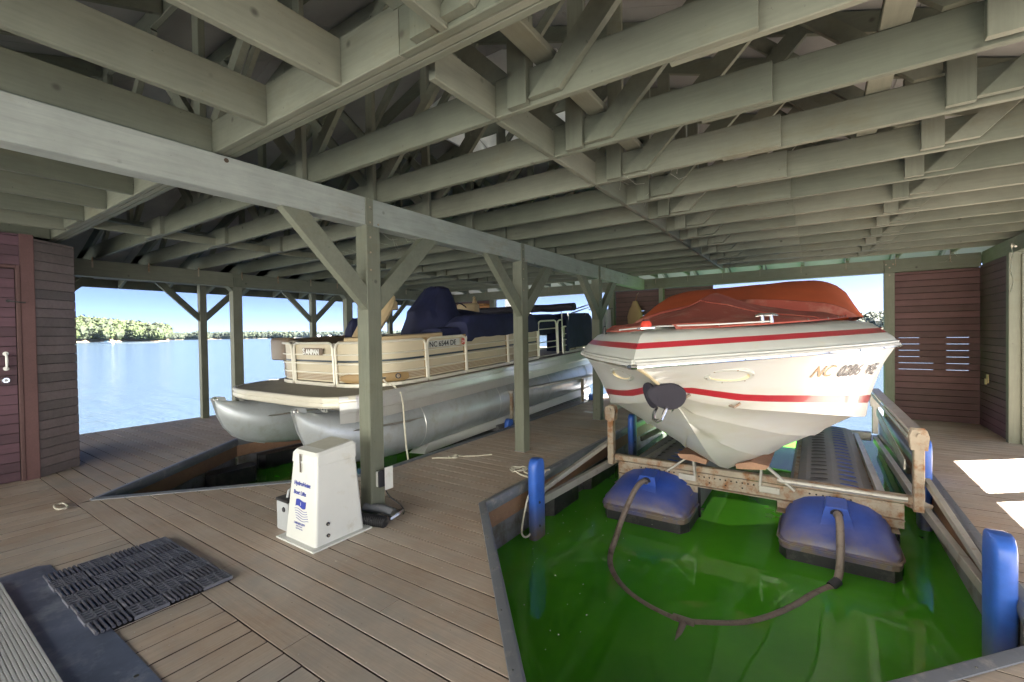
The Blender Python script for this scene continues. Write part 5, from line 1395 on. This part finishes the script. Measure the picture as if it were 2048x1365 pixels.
# white control housing
t_ = thing('lift_control_box', 'white tapered fibreglass lift control housing with blue lettering beside the post', 'control box', (-3.0, 1.93, 0))
X0, X1, Y0, Y1 = -3.195, -2.815, 1.735, 2.135; tx, ty = .075, .045
def frus(z0, z1, grow=0, r=.02, H_=.70):
    rows = []
    for z in (z0, z1):
        f = z/H_; a0, a1, b0, b1 = X0 + tx*f - grow, X1 - tx*.35*f + grow, Y0 + ty*f - grow, Y1 - ty*f*1.2 + grow
        c = []
        for (cx_, cy_, s0) in ((a1-r,b0+r,-.5),(a1-r,b1-r,0),(a0+r,b1-r,.5),(a0+r,b0+r,1)):
            for k in range(4): a = pi*(s0 + k/6.); c.append((cx_ + r*cos(a), cy_ + r*sin(a), z))
        rows.append(c)
    return rows
MB().loft(frus(.012, .555), closed=True, caps=True, smooth=False).build('housing', 'white_plastic', t_)
lid_rows = frus(.560, .615, .006) + [[(x, y, z + .050 + .055*(y - Y0)/(Y1-Y0)*0 + (.05*(x - X0)/(X1-X0)*0)) for x, y, z in frus(.615, .64, -.002)[1]]]
lr = frus(.558, .625, .006); top = [(x*1.0, y, .640 + .045*((y-Y0)/(Y1-Y0))) for x, y, z in frus(.6,.66,-.008)[1]]
r1 = [(x, y, .618 + .045*((y-Y0)/(Y1-Y0))) for x, y, z in lr[1]]
lid = MB().loft([lr[0], r1, top], closed=True, caps=True, smooth=False).build('lid', 'white_plastic', t_)
tp = [(x - (x-(X0+X1)/2)*.12, y - (y-(Y0+Y1)/2)*.12, z + .0012) for x, y, z in top]
MB().add(tp, [list(range(len(tp)))]).build('dust_film', 'dusty_white', lid)
MB().poly([(X0-.045,Y0-.04),(X1+.04,Y0-.04),(X1+.04,Y1+.04),(X0-.045,Y1+.04)], .0015, .013).build('base_flange', 'white_plastic', t_)
# fixings on the east face, latch on the south face
for z in (.145, .065): MB().disc((X1 - tx*.35*z/.7 + .001, Y0+.10, z), (1,0,.04), .013, 12, .006).build('screw', 'dark_ink', t_); MB().disc((X1 - tx*.35*z/.7 + .007, Y0+.10, z), (1,0,.04), .006, 8, .003).build('screw_head', 'chrome', t_)
la = MB(); yl = lambda z: Y0 + ty*z/.7
la.box(-3.025, -2.995, yl(.56)-.012, yl(.56)-.002, .575, .625); la.box(-3.022, -2.998, yl(.53)-.012, yl(.53)-.001, .495, .560); la.box(-3.017, -3.003, yl(.55)-.016, yl(.55)-.010, .52, .605)
la.build('latch', 'chrome', lid, kind='stuff')
def face_text(txt, size, xc, z, mat='blue_ink', **kw):
    y = yl(z) - .0025
    me_w = len(txt)*size*.5*kw.get('spacing', 1)
    return lettering(txt, size, (xc - me_w/2, y, z), (1,0,0), (0,ty/.7,1), mat, t_, **kw)
face_text('HydroHoist', .041, -2.995, .400, shear=.15, bold=.0012, thick=.0005)
face_text('Boat Lifts', .040, -3.00, .335, shear=.15, bold=.0012, thick=.0005)
lg = MB(); y_ = lambda z: yl(z) - .0022
fl = []
for i in range(9): u = i/8; fl.append((-3.065 + .125*u, .300 + .006*sin(u*6)))
fb_ = [(-3.072 + .125*i/8, .250 + .008*sin(i/8*6.3)) for i in range(9)]
lg.loft([[(x, y_(z), z) for x, z in fl], [(x, y_(z), z) for x, z in fb_]], smooth=False); lo = lg.build('logo_flag', 'blue_ink', t_)
lettering('1', .035, (-3.015, y_(.262)-.001, .262), (1,0,0), (0,ty/.7,1), 'white_paint', lo, thick=.0004)
for k in range(5):
    z = .232 - .017*k; MB().tube([(-3.080 + .150*i/14 + .006*k, y_(z)-.0, z + .007*sin(i/14*6.3 + .4*k)) for i in range(15)], .0017, 4).build('logo_wave', 'blue_ink', lo)
face_text('1-800-825-3379', .021, -3.01, .128, bold=.0006, thick=.0004); face_text('(918) 341-6811', .013, -3.01, .112, thick=.0004); face_text('hydrohoist.com', .013, -3.01, .096, thick=.0004)

# small grey box behind it
t_ = thing('battery_box', 'small pale grey box with dark lid and handle behind the control housing', 'battery box', (-3.31, 1.93, 0))
MB().cbox(-3.40, -3.245, 1.79, 2.06, .0, .215, .008).build('box_body', 'grey_box', t_); MB().cbox(-3.405, -3.240, 1.785, 2.065, .216, .236, .004).build('lid', 'black_plastic', t_)
MB().tube([(-3.32,1.83,.236),(-3.32,1.84,.285),(-3.32,1.88,.305),(-3.32,1.96,.305),(-3.32,2.0,.285),(-3.32,2.01,.236)], .010, 7).build('handle', 'grey_box', t_)
MB().disc((-3.30,1.7885,.16), (0,-1,0), .020, 14, .006, .017).build('port', 'dark_ink', t_)
# battery charger on the post with a scrap of paper and a cable
t_ = thing('charger', 'small white and black battery charger mounted low on the nearest centre post', 'charger', (-2.945, 2.38, .3))
MB().cbox(-2.944, -2.915, 2.35, 2.42, .235, .355, .004).build('case', 'white_plastic', t_)
for k in range(7): MB().box(-2.9145, -2.896, 2.352+.0098*k, 2.357+.0098*k, .232, .362).build('fin', 'dark_ink', t_)
MB().box(-2.9145, -2.899, 2.35, 2.42, .235, .358).build('heat_sink', 'dark_ink', t_)
MB().tube(smooth_path([(-2.89,2.40,.21),(-2.87,2.43,.14),(-2.80,2.47,.08),(-2.74,2.46,.045),(-2.72,2.43,.03)]), .005, 6).build('cable', 'cable_black', t_)
t_ = thing('paper_scrap', 'crumpled white plastic scrap hanging beside the charger', 'scrap', (-2.86, 2.42, .3))
MB().loft([[(-2.875+.02*nz(i,j), 2.385+.028*i, .385-.045*j+.02*nz(i*2,j+4)) for i in range(4)] for j in range(5)], smooth=False).build('plastic_sheet', 'white_plastic', t_)
# corrugated coupling at the post foot
t_ = thing('hose_coupling', 'dark corrugated hose coupling lying at the foot of the post', 'hose', (-2.85, 2.2, 0))
path = [Vector((-3.0,2.15,.045)) + Vector((.30,.09,-.008))*(i/36) for i in range(37)]
MB().tube(path, [.040 + (.005 if i % 2 else -.004) for i in range(37)], 12).build('corrugated_hose', 'cable_black', t_)
MB().tube([(-3.02,2.30,.07),(-2.86,2.36,.065),(-2.76,2.37,.05)], .034, 10).build('rigid_pipe', 'edge_vinyl', t_)
MB().tube([(-2.72,2.30,.035),(-2.70,2.36,.06),(-2.71,2.42,.07)], [.02,.025,.012], 8).build('duct_tape', 'chrome', t_)

# rubber scraper mat of alternating tiles
t_ = thing('rubber_mat', 'dark rubber scraper mat of alternating grid and ribbed tiles on the deck', 'doormat', (-3.41, .93, 0))
MX0, MY0, NXT, NYT = -3.905, .615, 7, 4; TW, TH_ = .143, .158
gm = MB(); zt_ = .022
for i in range(5): gm.box(-TW/2+.003 + (TW-.016)*i/4, -TW/2+.013 + (TW-.016)*i/4, -TH_/2+.004, TH_/2-.004, .004, zt_)
for j in range(4): gm.box(-TW/2+.004, TW/2-.004, -TH_/2+.003 + (TH_-.016)*j/3, -TH_/2+.013 + (TH_-.016)*j/3, .0045, zt_-.0012)
gme = gm.mesh('grid_tile', [M['rubber_grid']])
rm = MB()
for j in range(7):
    y = -TH_/2 + .014 + (TH_-.028)*j/6; rm.tube([(-TW/2+.006,y,.016),(TW/2-.006,y,.016)], .0088, 8)
rm.smooth = False
rme = rm.mesh('rib_tile', [M['rubber_mat']])
for i in range(NXT):
    for j in range(NYT):
        o = link('grid_tile' if (i + j) % 2 == 1 else 'rib_tile', gme if (i + j) % 2 == 1 else rme, t_)
        o.location = (MX0 + TW*(i+.5), MY0 + TH_*(j+.5) + .012*(i/6), 0)
MB().box(MX0, MX0+TW*NXT, MY0+.004, MY0+TH_*NYT, .001, .0035).build('backing', 'mat_void_shade', t_)
# worn metal threshold plate and the ribbed gangway
t_ = thing('threshold_plate', 'worn blue grey metal threshold plate partly under the rubber mat', 'plate', (-3.2, .55, 0))
MB().poly([(-4.14,.20),(-1.6,.20),(-1.6,.712),(-4.10,.690),(-4.14,.64)], .0008, .0028 if False else .004).build('plate_sheet', 'metal_plate', t_)
for x in (-2.42,-3.05,-3.9): MB().disc((x,.655,.004), (0,0,1), .010, 8, .002).build('screw', 'chrome', t_)
t_ = thing('gangway', 'ribbed silver aluminium gangway end in the bottom left corner', 'gangway', (-4, -.3, 0))
gwy = MB().box(-4.01, -1.7, -6.9, .468, .006, .016).build('ramp_deck', 'ramp_alu', t_)
for k in range(45):
    y = .460 - .0145*k
    MB().prism([(-.0062,0),(.0062,0),(.005,.005),(-.005,.005)], (-4.01,y,.0165), (-1.7,y,.0165)).build('rib', 'ramp_alu', t_)

# ropes
def knot_rope(name, label, pts, r=.008, n=4):
    t_ = thing(name, label, 'rope', pts[0]); MB().tube(smooth_path(pts, n), r, 7).build('strand', 'rope_fibre', t_); return t_
random.seed(11)
loop = []
for k in range(34):
    a = k*.62; loop.append((-2.60 + (.055+.03*sin(k*1.3))*cos(a), 3.93 + (.085+.03*cos(k*.9))*sin(a), .012 + .018*abs(sin(k*.7))))
loop2 = [(-2.50,3.98,.02),(-2.38,4.03,.015),(-2.27,4.0,.05),(-2.20,3.80,.10),(-2.16,3.62,.06)]
t_ = knot_rope('mooring_rope', 'pale mooring rope knotted on the deck, its loop hanging beside the blue guard', loop + loop2)
MB().tube(smooth_path([(-2.60,3.86,.02),(-2.47,3.78,.02),(-2.34,3.72,.03),(-2.25,3.62,.0),(-2.235,3.50,-.12),(-2.24,3.44,-.28),(-2.235,3.41,-.38),(-2.215,3.45,-.425),(-2.205,3.52,-.40),(-2.21,3.56,-.28),(-2.22,3.60,-.12),(-2.25,3.70,.0),(-2.36,3.80,.025),(-2.50,3.88,.02)], 5), .009, 7).build('hanging_loop', 'rope_fibre', t_)
loop = [(-3.72,3.78,.01),(-3.66,3.83,.012)] + [(-3.52 + .035*cos(k*.8)*(1+.2*sin(k)), 3.93 + .065*sin(k*.8), .012 + .016*abs(sin(k*.6))) for k in range(18)] + [(-3.46,4.03,.012),(-3.35,4.12,.01),(-3.22,4.28,.009)]
knot_rope('mooring_rope', 'short pale rope with a knot lying at the edge of the middle dock', loop, .0075)
knot_rope('rope_ring', 'small translucent rope ring lying on the deck near the door', [(-5.41 + .10*cos(k*.55)*(1+.1*sin(k*2)), .985 + .038*sin(k*.55), .012 + .008*abs(sin(k))) for k in range(14)], .007)
t_ = thing('crushed_wrapper', 'small white wrapper lying on the middle dock near the third post', 'wrapper', (-3.39, 7.48, 0))
MB().loft([[(-3.50+.055*i, 7.42+.04*j+.02*nz(i,j), .012+.014*abs(nz(i*2,j*2))) for i in range(5)] for j in range(4)], smooth=False).build('foil', 'white_plastic', t_)
t_ = thing('dock_cleat', 'small steel dock cleat near the blue guard under the cruiser', 'cleat', (-2.45, 7.1, 0))
cm_ = MB(); cm_.tube([(-2.45,6.98,.05),(-2.45,7.04,.06),(-2.45,7.16,.06),(-2.45,7.22,.05)], [.008,.012,.012,.008], 7); cm_.build('horn', 'chrome', t_)
for y in (7.05, 7.15): MB().tube([(-2.45,y,.0),(-2.45,y,.06)], .011, 7).build('leg', 'chrome', t_)

# far left wall: shelf with a small figurine on it
t_ = thing('wall_shelf', 'orange brown wooden shelf on the far boarded wall', 'shelf', (-7.5, 9.25, 2.2))
MB().cbox(-7.95, -7.06, 9.12, 9.40, 2.205, 2.245).build('board', 'shelf_wood', t_); MB().cbox(-7.95, -7.06, 9.36, 9.40, 2.13, 2.2035).build('cleat_board', 'shelf_wood', t_)
t_ = thing('figurine', 'small pale bird figurine standing on the wooden shelf', 'figurine', (-7.42, 9.22, 2.245))
MB().tube([(-7.42,9.22,2.247),(-7.42,9.22,2.29),(-7.43,9.22,2.34),(-7.44,9.22,2.38),(-7.43,9.21,2.42),(-7.42,9.20,2.45)], [.055,.068,.05,.032,.040,.015], 12).build('figure_body', 'tan_vinyl', t_)
# white pillar structure seen beyond the far opening
t_ = thing('neighbour_dock', 'white posts and sloping rail of a neighbouring dock beyond the far opening', 'dock', (-7.4, 12.2, WZ))
for x in (-8.35, -7.72): MB().cbox(x-.11, x+.11, 12.1, 12.32, WZ-.5, 3.1).build('post', 'concrete_white', t_)
MB().cbox(-9.6, -7.0, 12.0, 12.42, 3.1, 3.2).build('canopy', 'concrete_white', t_); MB().bar((-8.9,12.2,1.55),(-8.0,12.2,2.4),.08,.08).build('rail', 'galvanised', t_)
MB().cbox(-9.8, -6.9, 11.9, 12.5, WZ-.1, WZ+.35).build('walkway', 'galvanised', t_)
# things hanging by the far middle post
t_ = thing('hanging_vest', 'tan life vest hanging on the grey post of the far wall', 'life vest', (-3.05, 9.3, 1.6))
MB().loft([[(-3.13 + w_*cos(2*pi*k/12), 9.24 + .05*sin(2*pi*k/12), z) for k in range(12)] for z, w_ in ((1.60,.10),(1.64,.16),(1.78,.17),(1.92,.13),(2.0,.085),(2.10,.045))], closed=True, caps=True).build('vest_body', 'olive_boots', t_)
MB().tube([(-3.13,9.26,2.10),(-3.10,9.29,2.24),(-3.08,9.325,2.28)], .008, 6).build('hook', 'rusty_steel', t_)
t_ = thing('hanging_towel', 'pale blue and grey towel hanging between the third post and the far wall', 'towel', (-3.80, 9.0, 1.2))
MB().loft([[(-4.02 + .36*i/9 + .01*j*(i-4)/9, 9.25 + .03*sin(i*1.9), 1.95 - .18*j) for i in range(10)] for j in range(6)]).build('cloth', 'grey_box', t_)
MB().tube([(-4.2,9.27,1.965),(-3.64,9.30,1.965)], .010, 6).build('line', 'cable_black', t_)
# power outlet on the side wall of the nook, life strap on the far right
t_ = thing('power_outlet', 'cream power outlet on the dark boarded side wall', 'outlet', (2.01, 8.97, .7))
def wx(yc): return 2.094
MB().cbox(2.000, 2.014, 8.93, 9.01, .66, .78, .004).build('cover_plate', 'tan_vinyl', t_); MB().cbox(1.980, 1.9995, 8.945, 8.995, .64, .72, .004).build('plug', 'tan_vinyl', t_)
t_ = thing('hanging_strap', 'pale frayed strap hanging from the beam at the right edge', 'strap', (2.0, 8.0, 2.3))
MB().loft([[(1.972 + .012*sin(j*.9), 7.90 + .03*i + .01*sin(j*.7), 2.42 - .05*j) for i in (0, 1)] for j in range(12)]).build('webbing', 'rope_fibre', t_)
MB().tube([(1.975,7.9,2.42),(1.96,7.83,2.44),(1.97,7.76,2.40)], .012, 6).build('loop', 'rope_fibre', t_)
# cobwebs in the truss corners
cw = MB(); random.seed(5)
for (x, y, z) in ((-1.15,3.16,2.63),(-1.12,3.78,2.66),(-.9,3.16,2.62),(-3.9,3.1,2.6),(-5.2,3.7,2.6),(-4.6,2.5,2.62),(1.6,8.7,2.5),(-2.9,2.52,2.3)):
    for k in range(5):
        a = Vector((x, y, z)) + Vector((random.uniform(-.12,.12), random.uniform(-.02,.12), random.uniform(-.06,.06))); b = a + Vector((random.uniform(-.15,.15), random.uniform(.0,.3), random.uniform(-.08,.05)))
        m_ = (a+b)/2 + Vector((0,0,-.03)); cw.tube([a, m_, b], .0008, 3)
cw.build('cobweb', 'dusty_white', label='thin pale cobweb threads strung between the trusses', cat='cobweb', kind='stuff')

# ---------------------------------------------------------------- summer haze over the lake
hz = bpy.data.materials.new('haze'); hz.use_nodes = True
for n in list(hz.node_tree.nodes):
    if n.type == 'BSDF_PRINCIPLED': hz.node_tree.nodes.remove(n)
pv = hz.node_tree.nodes.new('ShaderNodeVolumePrincipled'); pv.inputs['Color'].default_value = (.50, .72, 1.0, 1); pv.inputs['Density'].default_value = .00002
pv.inputs['Anisotropy'].default_value = .2
hz.node_tree.links.new(pv.outputs[0], hz.node_tree.nodes['Material Output'].inputs['Volume']); M['haze'] = hz
MB().box(-3050, 3050, -3050, 3050, WZ-2.3, 75).build('haze', 'haze', kind='stuff')
